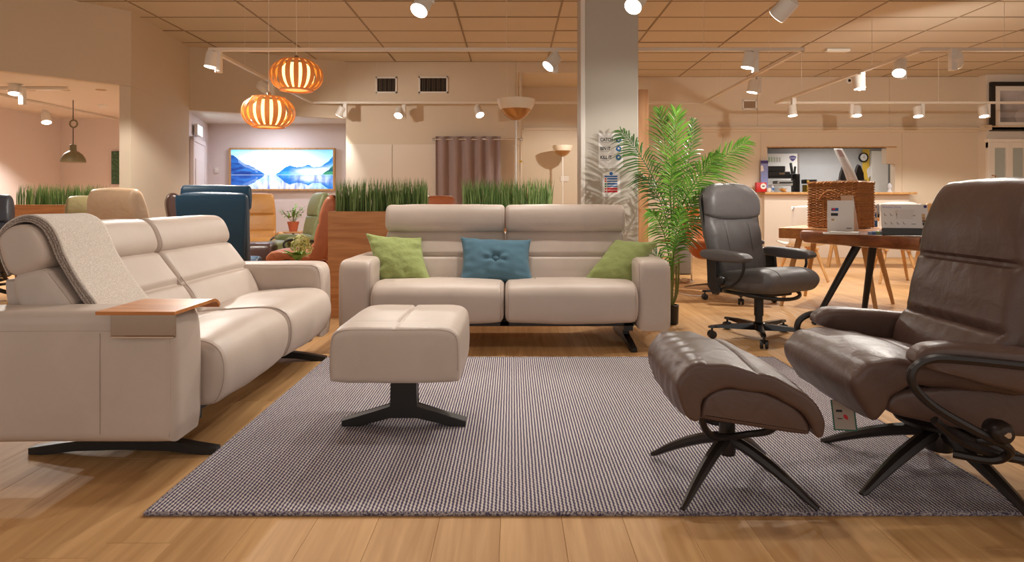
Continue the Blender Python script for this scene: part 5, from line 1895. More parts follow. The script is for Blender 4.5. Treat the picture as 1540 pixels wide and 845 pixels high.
# office ceiling light and recess light
for nm, lb, loc, sx, sy, e, col in (('ceiling_light', 'flush ceiling light in the office behind the hatch', (6.4, 12.2, 2.11), 0.9, 0.3, 20, (1, 0.98, 0.95)),
                                    ('ceiling_light', 'flush bluish ceiling light inside the picture recess', (-4.2, 10.6, LOWC - 0.012), 0.5, 0.12, 16, (0.80, 0.86, 1.0))):
    t = thing(nm, lb, 'ceiling light', loc)
    MB().box((0, 0, 0.004), (sx + 0.04, sy + 0.04, 0.014), 0.003, 1).build('housing', M_fix, t, False)
    MB().box((0, 0, -0.0045), (sx, sy, 0.003)).build('diffuser', emit('diffuser_%d' % e, (*col, 1), 2.5), t, False)
    ld = bpy.data.lights.new('panel_lamp', 'AREA')
    ld.shape = 'RECTANGLE'
    ld.size, ld.size_y = sx, sy
    ld.energy = e
    ld.color = col
    lo = bpy.data.objects.new('panel_lamp', ld)
    lo.location = (0, 0, -0.012)
    C.objects.link(lo)
    lo.parent = t

# small ceiling things in the side room
for px in (45, 97, 152):
    t = thing('recessed_downlight', 'small unlit downlight set in the side room ceiling', 'downlight', (X(px, 7.8), 7.8, LOWC), 0, 'side room downlights')
    MB().lathe([(0.03, -0.004), (0.055, -0.006), (0.06, -0.002), (0.06, 0.0)], 20).build('ring', M_beigel, t)
t = thing('smoke_detector', 'round white smoke detector on the side room ceiling', 'detector', (X(154, 9.0), 9.0, LOWC))
MB().lathe([(0.02, -0.045), (0.04, -0.04), (0.055, -0.02), (0.06, 0.0)], 20).build('housing', M_fix, t)
t = thing('ceiling_sensor', 'small round sensor with dark eye high on the hatch wall', 'sensor', (X(1280, 11.0), 11.09, Z(121, 11.05)))
MB().lathe([(0.06, 0.0), (0.055, 0.03), (0.03, 0.04)], 20, Matrix.Rotation(R(90), 4, 'X')).build('housing', M_fix, t)
MB().lathe([(0.028, 0.038), (0.02, 0.05), (0.003, 0.052)], 16, Matrix.Rotation(R(90), 4, 'X')).build('eye', M_blackgl, t)
t = thing('emergency_light', 'slim white emergency light fixed under the ceiling tiles', 'emergency light', (X(1262, 9.0), 9.05, CEIL - 0.001))
MB().box((0, 0, -0.022), (0.34, 0.09, 0.042), 0.01).build('housing', M_fix, t, False)
MB().box((0.0, 0, -0.046), (0.26, 0.06, 0.006), 0.002, 1).build('diffuser', M_bowl, t, False)

# ================================================================== SLATTED PENDANTS
def pendant(label, px, py, d, diam):
    c = at(px, py, d)
    t = thing('slatted_pendant', label, 'pendant lamp', c, 0, 'slatted wood pendants')
    rr, hh = diam / 2, diam * 0.28
    mb = MB()
    pr = []
    for i in range(13):
        a = R(-68 + 136 * i / 12)
        pr.append((0.25 * rr + (rr - 0.25 * rr) * math.cos(a) ** 0.85, hh * math.sin(a) / math.sin(R(68)) * 1.0, 0.55 + 0.45 * math.cos(a)))
    nsl = 20
    v, f = [], []
    for k, th in ((0, 0.0), (1, -0.003)):
        for r_, z_, w_ in pr:
            ha = math.pi / nsl * 0.60 * w_ / max(r_ / rr, 0.5)
            for sg in (-1, 1):
                v.append(((r_ + th) * math.cos(sg * ha), (r_ + th) * math.sin(sg * ha), z_))
    n = len(pr)
    for i in range(n - 1):
        f += [(2 * i, 2 * i + 1, 2 * i + 3, 2 * i + 2)]
        o_ = 2 * n
        f += [(o_ + 2 * i, o_ + 2 * i + 2, o_ + 2 * i + 3, o_ + 2 * i + 1)]
        f += [(2 * i, 2 * i + 2, o_ + 2 * i + 2, o_ + 2 * i), (2 * i + 1, o_ + 2 * i + 1, o_ + 2 * i + 3, 2 * i + 3)]
    mb.add(v, f)
    first = mb.build('slat', M_slat, t, True, 50)
    for k in range(1, nsl):
        s = first.copy()
        s.rotation_euler = (0, 0, 2 * math.pi * k / nsl)
        C.objects.link(s)
    re = pr[0][0]
    for z_ in (-hh, hh):
        MB().lathe([(re - 0.03, z_ - 0.006), (re + 0.012, z_ - 0.006), (re + 0.012, z_ + 0.006), (re - 0.03, z_ + 0.006)], 32, cap=False).build('ring', M_slat, t)
    MB().lathe([(0.004, hh + 0.06), (0.02, hh + 0.05), (0.024, hh + 0.0), (0.022, hh * 0.5)], 16).build('lamp_holder', M_steel, t)
    MB().lathe([(0.01, -hh * 0.86), (0.10, -hh * 0.80), (0.15, -hh * 0.4), (0.165, 0.0), (0.15, hh * 0.4), (0.10, hh * 0.80), (0.01, hh * 0.86)], 28).build('inner_glow', M_innerglow, t)  # glowing body added in place of a bulb, evens the glow between slats
    MB().lathe([(0.003, -hh + 0.012), (re - 0.032, -hh + 0.010), (re - 0.032, -hh + 0.004), (0.003, -hh + 0.004)], 24).build('lower_diffuser', emit('diffuser_amber_%d' % px, (1.0, 0.55, 0.16, 1), 0.9), t)
    MB().tube([(0, 0, hh + 0.05), (0, 0, CEIL - c.z)], 0.003, 6).build('cord', M_white, t)
    return t


pendant('upper glowing round pendant of bent wooden slats', 446, 114, 5.95, 0.49)
pendant('lower glowing round pendant of bent wooden slats', 404, 169, 5.95, 0.49)

# dome pendant of the side room
c = at(110, 244, 8.6)
t = thing('dome_pendant', 'olive green dome pendant lamp hanging in the side room', 'pendant lamp', c)
s_ = 8.6 / 940
MB().lathe([(16.5 * s_, 0.0), (16.6 * s_, 0.01), (15.5 * s_, 6 * s_), (12 * s_, 12 * s_), (7 * s_, 16 * s_), (4.6 * s_, 17 * s_), (4.4 * s_, 26 * s_), (3.8 * s_, 26.4 * s_), (0.002, 26.5 * s_)], 36).build('shade', M_lampg, t)
MB().lathe([(0.003, 0.03), (12 * s_, 0.022), (15.9 * s_, 0.004)], 30, cap=False).build('inner_reflector', emit('dome_inner', (1, 0.95, 0.88, 1), 1.6), t)
MB().tube([(0, 0, 26 * s_), (0, 0, 53 * s_)], 0.006, 6).build('cord', M_ink, t)
MB().tube([(0.006 + 5.5 * s_ * math.cos(a), 0, 58 * s_ + 5.5 * s_ * math.sin(a)) for a in [2 * math.pi * k / 24 for k in range(24)]], 0.012, 6, closed=True).build('cord_coil', M_lampg, t)
MB().tube([(0, 0, 62 * s_), (0.0, 0, LOWC - c.z)], 0.006, 6).build('cord', M_ink, t)
ld = bpy.data.lights.new('bulb_lamp', 'SPOT')
ld.energy = 40
ld.spot_size = R(150)
ld.spot_blend = 0.4
ld.color = (1, 0.92, 0.86)
ld.shadow_soft_size = 0.08
lo = bpy.data.objects.new('bulb_lamp', ld)
lo.location = (0, 0, -0.01)
C.objects.link(lo)
lo.parent = t


# ================================================================== FLOOR LAMPS
def uplighter(label, px, py, d, bw):
    c = at(px, py, d)
    t = thing('floor_lamp', label, 'floor lamp', (c.x, c.y, 0))
    r_ = bw / 2
    zr = c.z
    MB().lathe([(r_ * 0.80, zr - r_ * 0.52), (r_ * 0.93, zr - r_ * 0.30), (r_, zr), (r_ * 0.97, zr), (r_ * 0.9, zr - r_ * 0.30), (r_ * 0.76, zr - r_ * 0.50)], 40, cap=False).build('bowl', M_bowl, t)
    MB().lathe([(0.012, zr - r_ * 1.08), (r_ * 0.25, zr - r_ * 1.03), (r_ * 0.58, zr - r_ * 0.82), (r_ * 0.80, zr - r_ * 0.52), (r_ * 0.74, zr - r_ * 0.50), (r_ * 0.5, zr - r_ * 0.75), (0.01, zr - r_ * 0.95)], 40, cap=True).build('bowl_cup', M_bronze, t)
    MB().lathe([(0.013, 0.02), (0.013, zr - r_)], 12).build('pole', M_fix, t)
    MB().lathe([(0.15, 0.001), (0.15, 0.018), (0.02, 0.028)], 32).build('base', M_fix, t)
    return t


uplighter('tall floor lamp with bronze-bottomed opal bowl behind the grasses', 776, 150, 6.7, 0.41)
uplighter('distant floor lamp with small opal bowl by the light switch', 846, 219, 10.7, 0.35)

# ================================================================== CURTAIN
t = thing('curtain', 'sheer mauve-grey eyelet curtain hung on the beige wall', 'curtain', (X(703, 9.8), 9.78, 0))
w0, w1 = X(654, 9.78) - X(703, 9.8), X(752, 9.78) - X(703, 9.8)
zt, zb_ = Z(205, 9.78), 0.05
nc, nr_ = 110, 18
v, f = [], []
for j in range(nr_ + 1):
    q = j / nr_
    for i in range(nc + 1):
        u = i / nc
        ph = u * 2 * math.pi * 5.5 + 0.5 * math.sin(u * 9)
        amp = 0.035 + 0.012 * q
        v.append((w0 + (w1 - w0) * u + 0.012 * math.sin(ph * 2 + 1), amp * math.sin(ph) + 0.006 * math.sin(ph * 3 + q * 3), zt + (zb_ - zt) * q + 0.006 * math.sin(ph)))
n = nc + 1
for j in range(nr_):
    for i in range(nc):
        f.append((j * n + i, j * n + i + 1, (j + 1) * n + i + 1, (j + 1) * n + i))
mb = MB(); mb.add(v, f)
o = mb.build('curtain_cloth', M_curtain, t, True, 80, recalc=False)
o.modifiers.new('thickness', 'SOLIDIFY').thickness = 0.003
t2 = thing('curtain_rod', 'slim metal rod carrying the mauve-grey curtain', 'curtain rod', (X(718, 9.8), 9.78, Z(209.5, 9.78)))
ra, rb = X(652, 9.78) - X(718, 9.8), X(784, 9.78) - X(718, 9.8)
MB().tube([(ra, 0, 0), (rb, 0, 0)], 0.012, 10).build('rod', M_chrome, t2)
for e in (ra, rb):
    MB().lathe([(0.002, -0.03), (0.02, -0.02), (0.026, 0.0), (0.02, 0.02), (0.002, 0.03)], 14, Matrix.Translation((e, 0, 0))).build('finial', M_chrome, t2)
    MB().tube([(e * 0.97, 0, 0), (e * 0.97, 0.115, 0)], 0.008, 6).build('bracket', M_chrome, t2)

# ================================================================== WALL VENTS, PIPES, SWITCHES
def vent(label, px0, px1, py0, py1, d, slats, back=None):
    t = thing('wall_vent', label, 'vent', (X((px0 + px1) / 2, d), d, Z((py0 + py1) / 2, d)))
    w, h = (px1 - px0) / 2 * d / FOC, (py1 - py0) / 2 * d / FOC
    e = 0.028
    fr = MB()
    fr.span(-w, w, -0.02, -0.001, h - e, h, 0.003, 1).span(-w, w, -0.02, -0.001, -h, -h + e, 0.003, 1).span(-w, -w + e, -0.02, -0.001, -h, h, 0.003, 1).span(w - e, w, -0.02, -0.001, -h, h, 0.003, 1)
    fr.build('frame', M_fix, t, False)
    MB().span(-w + e, w - e, -0.004, -0.001, -h + e, h - e).build('backing', back or M_dark, t, False)
    for k in range(slats):
        xx = -w + e + (2 * w - 2 * e) * (k + 0.5) / slats
        MB().box((xx, -0.011, 0), (0.012, 0.002, 2 * h - 2 * e), M=None, rot=Matrix.Rotation(R(35), 4, 'Z')).build('slat', plain('vent_slat_%s_%d' % (px0, k), srgb(*((150, 126, 100) if back else ((104, 94, 80) if k % 3 else (64, 58, 50)))), 0.5), t, False)
    return t


vent('dark slatted wall vent above the lining panels', 565, 597.5, 115.5, 140.5, 9.9, 12)
vent('wider dark slatted wall vent towards the curtain', 629.5, 674, 115, 140.5, 9.9, 16)
vent('small pale wall vent beside the wall joint', 1116, 1138, 150, 165, 11.1, 8, M_beigel)
t = thing('wall_pipe', 'thin painted pipe running down beside the curtain', 'pipe', (X(783, 9.86), 9.86, 0))
MB().tube([(0, 0, 0.0), (0, 0, Z(110, 9.86))], 0.022, 10).build('pipe', M_wall, t)
MB().tube([(-0.055, 0, 1.2), (-0.055, 0, Z(110, 9.86))], 0.012, 8).build('thin_pipe', M_wall, t)
MB().box((0, -0.025, Z(243, 9.86)), (0.05, 0.006, 0.03)).build('warning_sticker', M_yellow, t, False)
t = thing('light_switch', 'double white light switch beside the distant floor lamp', 'switch', (X(849, 11.09), 11.098, Z(269, 11.09)))
MB().box((0, -0.008, 0), (0.15, 0.014, 0.09), 0.005).build('plate', M_white, t, False)
MB().box((-0.03, -0.017, 0), (0.02, 0.008, 0.03), 0.002, 1).build('rocker', M_white, t, False)
MB().box((0.03, -0.017, 0), (0.02, 0.008, 0.03), 0.002, 1).build('rocker', M_white, t, False)
t = thing('wall_socket', 'small white wall box beside the landscape picture', 'switch', (X(326, 11.29), 11.298, Z(256, 11.29)))
MB().box((0, -0.012, 0), (0.07, 0.022, 0.09), 0.004).build('plate', M_white, t, False)
MB().box((0, -0.026, 0), (0.03, 0.008, 0.04), 0.002, 1).build('rocker', M_white, t, False)

# exit sign over the recess door
t = thing('exit_sign', 'glowing pale exit sign above the recess door', 'sign', (A.x + tdir.x * 1.0, A.y + tdir.y * 1.0, 0), ang)
MB().box((0.1, -0.055, 2.13), (0.42, 0.05, 0.18), 0.006).build('housing', M_fix, t, False)
MB().box((0.1, -0.083, 2.13), (0.38, 0.004, 0.14)).build('sign_face', M_sign, t, False)

# ================================================================== ILLUMINATED LANDSCAPE PICTURE
def landscape(u, v):
    def mix(a, b, k):
        k = max(0, min(1, k))
        return [x + (y - x) * k for x, y in zip(a, b)]
    hor = 0.36
    refl = v < hor
    y = (hor - v) * 0.95 + hor if refl else v
    nz = mnoise.fractal(Vector((u * 6, y * 9, 2.0)), 1.0, 2.0, 5)
    sky = mix((0.45, 0.85, 1.0), (0.03, 0.36, 0.80), (y - 0.60) * 1.9 + nz * 0.6)
    cl = math.exp(-((u - 0.46) / 0.30) ** 2 - ((y - 0.72) / 0.24) ** 2) * 1.5 + 0.25 * nz
    sky = mix(sky, (1.0, 1.0, 1.0), cl)
    col = sky
    jag = mnoise.fractal(Vector((u * 11, 0.3, 0)), 1.0, 2.0, 6) * 0.04
    far = hor + 0.20 * math.exp(-((u - 0.57) / 0.08) ** 2) + 0.26 * math.exp(-((u - 0.75) / 0.10) ** 2) + 0.46 * max(0, (u - 0.80)) / 0.20 + jag
    if y < far and u > 0.36:
        col = mix((0.01, 0.17, 0.50), (0.10, 0.45, 0.80), (far - y) * 2.2 + nz * 0.4)
        hz_ = math.exp(-((y - hor - 0.07 - 0.35 * max(0, u - 0.80)) / 0.085) ** 2) * max(0, min(1, (u - 0.56) / 0.16)) * (1 - max(0, (u - 0.90)) * 5)
        col = mix(col, (0.90, 0.97, 1.0), 0.85 * hz_ + nz * 0.5 * hz_)
    lf = hor + 0.50 * max(0.0, 1 - u / 0.33) ** 0.9 + jag * 1.2
    if y < lf and u < 0.34:
        col = mix((0.004, 0.03, 0.20), (0.02, 0.14, 0.46), 0.35 + nz * 1.2 + u * 1.2)
        if y > lf - 0.08 and 0.07 < u < 0.26:
            col = mix(col, (0.30, 0.42, 0.66), 0.4 + nz)
    if u > 0.88 and hor < y < hor + 0.22 * (u - 0.88) / 0.12 + jag and not refl:
        col = mix((0.006, 0.09, 0.13), (0.04, 0.26, 0.14), 0.5 + nz * 2)
    if refl:
        dk = (0.02, 0.10, 0.42)
        st = mnoise.fractal(Vector((u * 26, v * 3, 7)), 1.0, 2.0, 4)
        col = mix(col, dk, 0.34 + 0.5 * st + (0.36 - v) * 0.6)
        if hor - v < 0.012: col = mix(col, (0.75, 0.9, 1), 0.4)
    return col


pdp = 11.24
x0, x1, z0, z1 = X(347.5, pdp), X(501, pdp), Z(284, pdp), Z(225, pdp)
t = thing('illuminated_picture', 'wide backlit landscape picture of a fjord in a thin oak frame', 'picture', ((x0 + x1) / 2, pdp, (z0 + z1) / 2))
w, h = (x1 - x0) / 2, (z1 - z0) / 2
print_panel('lit_print', (-w, 0, -h), (2 * w, 0, 0), (0, 0, 2 * h), 200, 80, landscape, M_screen, t)
fr = MB()
e = 0.032
fr.span(-w - e, w + e, -0.02, 0.055, h, h + e, 0.003, 1).span(-w - e, w + e, -0.02, 0.055, -h - e, -h, 0.003, 1).span(-w - e, -w, -0.02, 0.055, -h, h, 0.003, 1).span(w, w + e, -0.02, 0.055, -h, h, 0.003, 1)
fr.build('frame', M_oakl, t, False)

# green framed print in the side room
t = thing('framed_print', 'narrow dark framed forest print on the side room wall', 'picture', (X(173.5, 10.45), 10.47, Z(252, 10.45)))


def forest(u, v):
    k = mnoise.fractal(Vector((u * 5, v * 14, 3)), 1.0, 2.0, 5)
    return (0.05 + 0.08 * max(0, k), 0.10 + 0.16 * max(0, k + 0.2), 0.06 + 0.10 * max(0, k))


print_panel('print', (-0.068, -0.012, -0.265), (0.145, 0, 0), (0, 0, 0.53), 20, 50, forest, M_print, t)
MB().span(-0.075, 0.082, -0.010, 0.02, -0.275, 0.275, 0.002, 1).build('frame', M_blackm, t, False)

# big framed monochrome picture above the glazed doors
pdp = 10.84
t = thing('framed_picture', 'large black-framed monochrome photograph above the glazed doors', 'picture', (X(1535, pdp), pdp, Z(160, pdp)))
W2, H2, e = 0.52, (197 - 123) / 2 * pdp / FOC, 0.075
fr = MB()
fr.span(-W2, W2, -0.02, 0.045, H2 - e, H2, 0.01).span(-W2, W2, -0.02, 0.045, -H2, -H2 + e, 0.01).span(-W2, -W2 + e, -0.02, 0.045, -H2 + e, H2 - e, 0.01).span(W2 - e, W2, -0.02, 0.045, -H2 + e, H2 - e, 0.01)
fr.build('frame', M_blackm, t, False)
MB().span(-W2 + e, W2 - e, 0.004, 0.01, -H2 + e, H2 - e).build('mount', M_white, t, False)


def mono(u, v):
    k = 0.32 + 0.22 * v - 0.25 * math.exp(-((u - 0.02) / 0.10) ** 2 - ((v - 0.6) / 0.3) ** 2)
    if math.hypot((u - 0.55) * 1.3, v - 0.18) < 0.24: k += 0.14
    if v < 0.14: k -= 0.1
    k += 0.05 * mnoise.fractal(Vector((u * 5, v * 5, 9)), 1.0, 2.0, 3)
    return (k, k * 0.95, k * 1.0)


print_panel('print', (-W2 + e + 0.09, 0.002, -H2 + e + 0.08), (2 * W2 - 2 * e - 0.18, 0, 0), (0, 0, 2 * H2 - 2 * e - 0.16), 50, 40, mono, M_print, t)

# tall oak screen beside the pillar
t = thing('oak_screen', 'tall narrow oak panel standing behind the pillar', 'panel', (X(967, 6.5), 6.5, 0))
MB().span(-0.052, 0.052, -0.02, 0.40, 0.0, Z(135, 6.5), 0.003, 1).build('panel', M_oak_v if 'M_oak_v' in globals() else M_oakl, t, False)
MB().span(-0.12, 0.12, -0.02, 0.40, 0.0, 0.02, 0.003, 1).build('floor_plate', M_oakl, t, False)

# ================================================================== NOTICES ON THE PILLAR
pf = 5.7985
k_ = pf / FOC
t = thing('wall_notice', 'white notice reading CATCH IT BIN IT KILL IT on the pillar', 'notice', (X(900, pf), pf, Z(253, pf)))
MB().span(0, 37 * k_, -0.0022, -0.0004, 0, 52.5 * k_).build('sheet', M_paper, t, False)
for j, s in enumerate(('CATCH IT', 'BIN IT', 'KILL IT')):
    zz = (53 - (12.5 + 13.3 * j)) * k_
    lettering('lettering', s, (2.6 * k_, -0.003, zz), 7.2 * k_, M_ink, t, bold=0.0012, sx=0.80)
    MB().box((9.5 * k_, -0.003, zz - 2.0 * k_), (13 * k_, 0.0006, 0.5 * k_)).build('small_print', plain('ink_faint_%d' % j, srgb(150, 144, 140), 0.6), t, False)
    MB().lathe([(4.1 * k_, 0), (4.1 * k_, 0.001)], 24, Matrix.Translation((30.2 * k_, -0.0024, zz + 2 * k_)) @ Matrix.Rotation(R(90), 4, 'X')).build('blue_symbol', M_inkb, t, False)
    MB().lathe([(1.5 * k_, 0), (1.5 * k_, 0.001)], 14, Matrix.Translation((30.2 * k_, -0.0036, zz + 2.6 * k_)) @ Matrix.Rotation(R(90), 4, 'X')).build('white_symbol', M_paper, t, False)
t = thing('wall_notice', 'small fire notice with blue and red bands under the other notice', 'notice', (X(905.5, pf), pf, Z(296, pf)))
MB().prism([(0, 0), (27.5 * k_, -1 * k_), (26.5 * k_, 36 * k_), (13.5 * k_, 39 * k_), (0.5 * k_, 35 * k_)], -0.0022, -0.0004, 'xz').build('sheet', M_paper, t, False)
for z0_, z1_, x0_, mm in ((29.5, 31.8, 3.6, M_inkb), (26, 28.3, 7.5, M_inkb), (22.6, 24.4, 7.5, M_inkb), (18.2, 20.8, 7.5, M_inkb), (15, 16.8, 7.5, M_inkb), (10.6, 13.8, 7.5, M_inkr), (6.6, 9.8, 7.5, M_inkr)):
    MB().span(x0_ * k_, 23 * k_, -0.0032, -0.0024, z0_ * k_, z1_ * k_).build('notice_band', mm, t, False)
for z_, mm in ((27, M_inkr), (23.5, M_inkr), (19.4, M_inkg), (15.8, M_inkg), (12, M_inkr), (8, M_inkr)):
    MB().box((5.2 * k_, -0.0028, z_ * k_), (2.4 * k_, 0.0008, 2.4 * k_)).build('notice_symbol', mm, t, False)
MB().lathe([(2.6 * k_, 0), (2.6 * k_, 0.001)], 20, Matrix.Translation((13.5 * k_, -0.0024, 35 * k_)) @ Matrix.Rotation(R(90), 4, 'X')).build('notice_symbol', M_inkb, t, False)

# ================================================================== HATCH COUNTER AND OFFICE
CZ = hz0
def hat(px, d=11.05): return X(px, d)


t = thing('leaflet_rack', 'lilac-blue leaflet rack standing on the hatch counter', 'leaflet rack', (hat(1149, 11.05), 11.04, CZ + 0.001))
MB().box((0, 0, 0.28), (0.13, 0.02, 0.56), 0.003, 1).build('back_board', M_bluebox, t, False)
MB().box((0, -0.03, 0.04), (0.13, 0.05, 0.08), 0.003, 1).build('pocket', M_bluebox, t, False)
MB().prism([(-0.065, 0.36), (-0.01, 0.38), (-0.03, 0.47), (-0.065, 0.47)], -0.014, -0.011, 'xz').build('print', M_paper, t, False)
MB().box((0.0, -0.0125, 0.53), (0.13, 0.004, 0.05)).build('print', M_purple, t, False)
t = thing('charity_box', 'red box with a white round face on the hatch counter', 'box', (hat(1144, 10.95), 10.95, CZ + 0.001))
MB().box((0, 0, 0.085), (0.18, 0.08, 0.17), 0.01).build('box', M_redbox, t)
MB().lathe([(0.05, 0), (0.05, 0.003)], 20, Matrix.Translation((0.03, -0.041, 0.10)) @ Matrix.Rotation(R(90), 4, 'X')).build('white_face', M_paper, t, False)
MB().box((0.03, -0.0455, 0.10), (0.04, 0.002, 0.02)).build('face_print', M_ink, t, False)
t = thing('mug', 'small white mug beside the red box', 'mug', (hat(1156, 10.91), 10.91, CZ + 0.001))
MB().lathe([(0.03, 0), (0.036, 0.01), (0.036, 0.07), (0.031, 0.07), (0.03, 0.012)], 18).build('cup', M_white, t)
MB().tube([(0.034, 0, 0.055), (0.055, 0, 0.05), (0.055, 0, 0.025), (0.034, 0, 0.018)], 0.005, 6, smooth=3).build('handle', M_white, t)
t = thing('pump_bottle', 'small clear bottle with blue label on the hatch counter', 'bottle', (hat(1161.5, 10.98), 10.98, CZ + 0.001))
MB().lathe([(0.025, 0), (0.03, 0.01), (0.03, 0.09), (0.012, 0.11), (0.012, 0.13)], 16).build('bottle', plain('bottle_clear', srgb(196, 196, 206), 0.15), t)
MB().lathe([(0.0305, 0.03), (0.0305, 0.07)], 16, cap=False).build('label', M_inkb, t)
MB().tube([(0, 0, 0.13), (0, 0, 0.15), (-0.03, 0, 0.15)], 0.006, 6).build('pump', M_white, t)
o = MB()
o.lathe([(0.002, 0.0), (0.05, 0.012), (0.06, 0.03), (0.035, 0.06), (0.002, 0.07)], 14, Matrix.Rotation(R(20), 4, 'Y'))
for k in range(6):
    a = k * 1.05
    o.lathe([(0.018, 0.0), (0.009, 0.03), (0.002, 0.055)], 8, Matrix.Translation((0.03 * math.cos(a), 0.03 * math.sin(a), 0.03)) @ Matrix.Rotation(a, 4, 'Z') @ Matrix.Rotation(R(55), 4, 'Y'))
o = o.build('sea_shell', M_tanl, None)
o.location = (hat(1177, 10.97), 10.97, CZ + 0.003)
tag(o, 'spiky brown sea shell lying on the hatch counter', 'shell')
t = thing('glass_ornament', 'small clear glass ornament at the end of the hatch counter', 'ornament', (hat(1338, 10.97), 10.97, CZ + 0.001))
MB().lathe([(0.03, 0), (0.036, 0.01), (0.02, 0.05), (0.04, 0.09), (0.03, 0.13), (0.008, 0.16)], 16).build('body', plain('ornament_glass', srgb(206, 206, 214), 0.1), t)
MB().lathe([(0.045, 0), (0.045, 0.006)], 16).build('base', M_white, t)

od_ = 13.17
def op(px, py, d=od_): return (X(px, d), Z(py, d))


t = thing('poster', 'white poster with purple shield logo on the office wall', 'poster', (X(1180, 12.95), 12.95, 0))
px0, px1 = X(1154, 12.95) - X(1180, 12.95) - 0.25, X(1201, 12.95) - X(1180, 12.95)
MB().span(px0, px1, 0.0, 0.012, 0.95, Z(231, 12.95), 0.002, 1).build('board', M_paper, t, False)
MB().span(px1 - 0.02, px1 + 0.01, -0.008, 0.02, 0.95, Z(231, 12.95), 0.002, 1).build('edge_strip', plain('strip_grey', srgb(140, 124, 118), 0.5), t, False)
lx, lz = X(1192, 12.95) - X(1180, 12.95), Z(238, 12.95)
sh = crom([Vector(p) for p in ((-0.068, 0.035), (0.0, 0.055), (0.068, 0.035), (0.058, -0.015), (0.0, -0.062), (-0.05, -0.02))], 5, True)
MB().prism([(p.x + lx, p.y + lz) for p in sh], -0.006, -0.001, 'xz').build('shield_logo', M_purple, t, False)
lettering('lettering', 'Stressless', (lx, -0.0068, lz - 0.002), 0.030, M_paper, t, align='CENTER')
for k in range(5):
    MB().box((X(1166, 12.95) - X(1180, 12.95) - 0.13 + 0.055 * k, -0.002, Z(240, 12.95)), (0.035, 0.002, 0.10)).build('sketch_print', plain('sketch_%d' % k, srgb(176 + 6 * k, 190, 150 + 8 * k), 0.7), t, False)
sf = thing('printer_shelf', 'black shelf unit carrying the office machines', 'shelf', (X(1173, 12.6), 12.6, 0))
MB().span(-0.36, 0.30, -0.15, 0.15, Z(266, 12.6) - 0.03, Z(266, 12.6), 0.004, 1).build('shelf_board', M_blackm, sf, False)
MB().span(-0.36, 0.30, -0.15, 0.15, Z(277, 12.6) - 0.03, Z(277, 12.6), 0.004, 1).build('shelf_board', M_white, sf, False)
for sx in (-0.36, 0.30):
    MB().span(sx - 0.01, sx + 0.01, -0.15, 0.15, 0.0, Z(262, 12.6), 0.002, 1).build('upright', M_blackm, sf, False)
t = thing('printer', 'black desktop printer on the upper office shelf', 'printer', (X(1168, 12.6), 12.6, Z(266, 12.6) + 0.001))
MB().box((0, 0, 0.05), (0.44, 0.26, 0.10), 0.01).build('body', M_blackm, t, False)
MB().box((-0.03, 0.03, 0.16), (0.36, 0.18, 0.11), 0.01).build('scanner', M_blackm, t, False)
MB().box((0.05, -0.132, 0.06), (0.12, 0.006, 0.04), 0.002, 1).build('panel', M_steel, t, False)
t = thing('telephone', 'black office telephones standing beside the printer', 'telephone', (X(1189.5, 12.6), 12.53, Z(266, 12.6) + 0.001))
MB().box((0, 0, 0.03), (0.13, 0.14, 0.06), 0.01).build('base', M_blackm, t, False)
MB().box((-0.02, 0.0, 0.16), (0.05, 0.04, 0.24), 0.014, rot=Matrix.Rotation(R(-8), 4, 'Y')).build('handset', M_blackm, t)
MB().box((0.045, 0.0, 0.13), (0.04, 0.04, 0.16), 0.014, rot=Matrix.Rotation(R(8), 4, 'Y')).build('handset', M_blackm, t)
t = thing('label_printer', 'white office machine with a dark tray on the lower shelf', 'printer', (X(1178, 12.6), 12.6, Z(277, 12.6) + 0.001))
MB().box((0, 0, 0.035), (0.34, 0.24, 0.07), 0.012).build('body', M_white, t, False)
MB().box((0.0, -0.13, 0.028), (0.26, 0.05, 0.02), 0.004, 1).build('tray', M_blackm, t, False)
t = thing('speaker', 'tall narrow black loudspeaker in the office behind the hatch', 'speaker', (X(1197.5, 12.3), 12.3, 0))
MB().box((0, 0, (Z(262, 12.4)) / 2), (0.085, 0.14, Z(262, 12.4)), 0.006, 1).build('cabinet', M_blackm, t, False)
MB().box((0, -0.072, Z(262, 12.4) - 0.2), (0.07, 0.006, 0.34), 0.002, 1).build('grille', M_dark, t, False)
t = thing('cash_box', 'flat black box with a yellow dot on the office desk', 'box', (X(1216, 12.4), 12.4, 1.05))
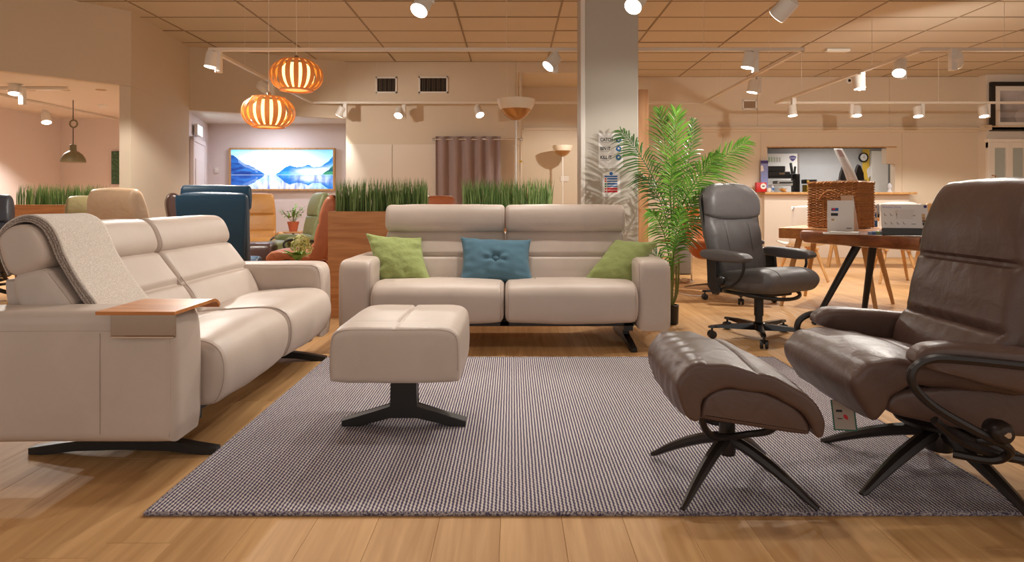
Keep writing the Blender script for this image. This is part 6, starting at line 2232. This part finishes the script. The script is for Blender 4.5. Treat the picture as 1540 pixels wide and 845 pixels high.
MB().box((0, 0, Z(278, 12.4) / 2 - 0.525), (0.16, 0.2, Z(278, 12.4) - 1.05), 0.004, 1).build('carton', M_yellow, t, False)
MB().box((0.01, 0, Z(273, 12.4) - 1.05), (0.22, 0.2, 0.085), 0.006, 1).build('lid', M_blackm, t, False)
MB().lathe([(0.025, 0), (0.025, 0.004)], 16, Matrix.Translation((-0.06, -0.101, Z(273, 12.4) - 1.05)) @ Matrix.Rotation(R(90), 4, 'X')).build('dot', M_yellow, t, False)
t = thing('office_desk', 'pale desk in the office behind the hatch', 'desk', (6.85, 12.45, 0))
MB().box((0, 0, 1.035), (2.0, 0.6, 0.028), 0.004, 1).build('desk_top', M_white, t, False)
for sx in (-0.95, 0.95):
    for sy in (-0.26, 0.26):
        MB().box((sx, sy, 0.51), (0.05, 0.05, 1.02)).build('leg', M_white, t, False)
t = thing('notice_board', 'narrow yellow board on the office wall below the clock', 'board', (X(1305, 13.1), 13.18, 0))
MB().span(-0.07, 0.07, -0.02, 0.0, 0.9, Z(224, 13.1), 0.003, 1).build('board', M_yellow, t, False)
MB().prism([(0.01, Z(255, 13.1)), (0.16, Z(243, 13.1)), (0.19, Z(250, 13.1)), (0.13, Z(262, 13.1)), (0.04, Z(268, 13.1))], -0.028, -0.021, 'xz').build('pinned_sheet', M_paper, t, False)
t = thing('wall_clock', 'round black-rimmed wall clock in the office', 'clock', (X(1304, 13.0), 13.15, Z(236, 13.0)))
Mc = Matrix.Rotation(R(90), 4, 'X')
MB().lathe([(0.10, 0.0), (0.10, 0.03), (0.075, 0.03), (0.075, 0.02)], 32, Mc, cap=False).build('rim', M_blackm, t)
MB().lathe([(0.076, 0.018), (0.076, 0.020)], 28, Mc).build('dial', M_paper, t)
MB().box((0.01, -0.022, 0.018), (0.006, 0.002, 0.05), rot=Matrix.Rotation(R(20), 4, 'Y')).box((0.018, -0.022, -0.01), (0.004, 0.002, 0.06), rot=Matrix.Rotation(R(120), 4, 'Y')).build('hands', M_ink, t, False)
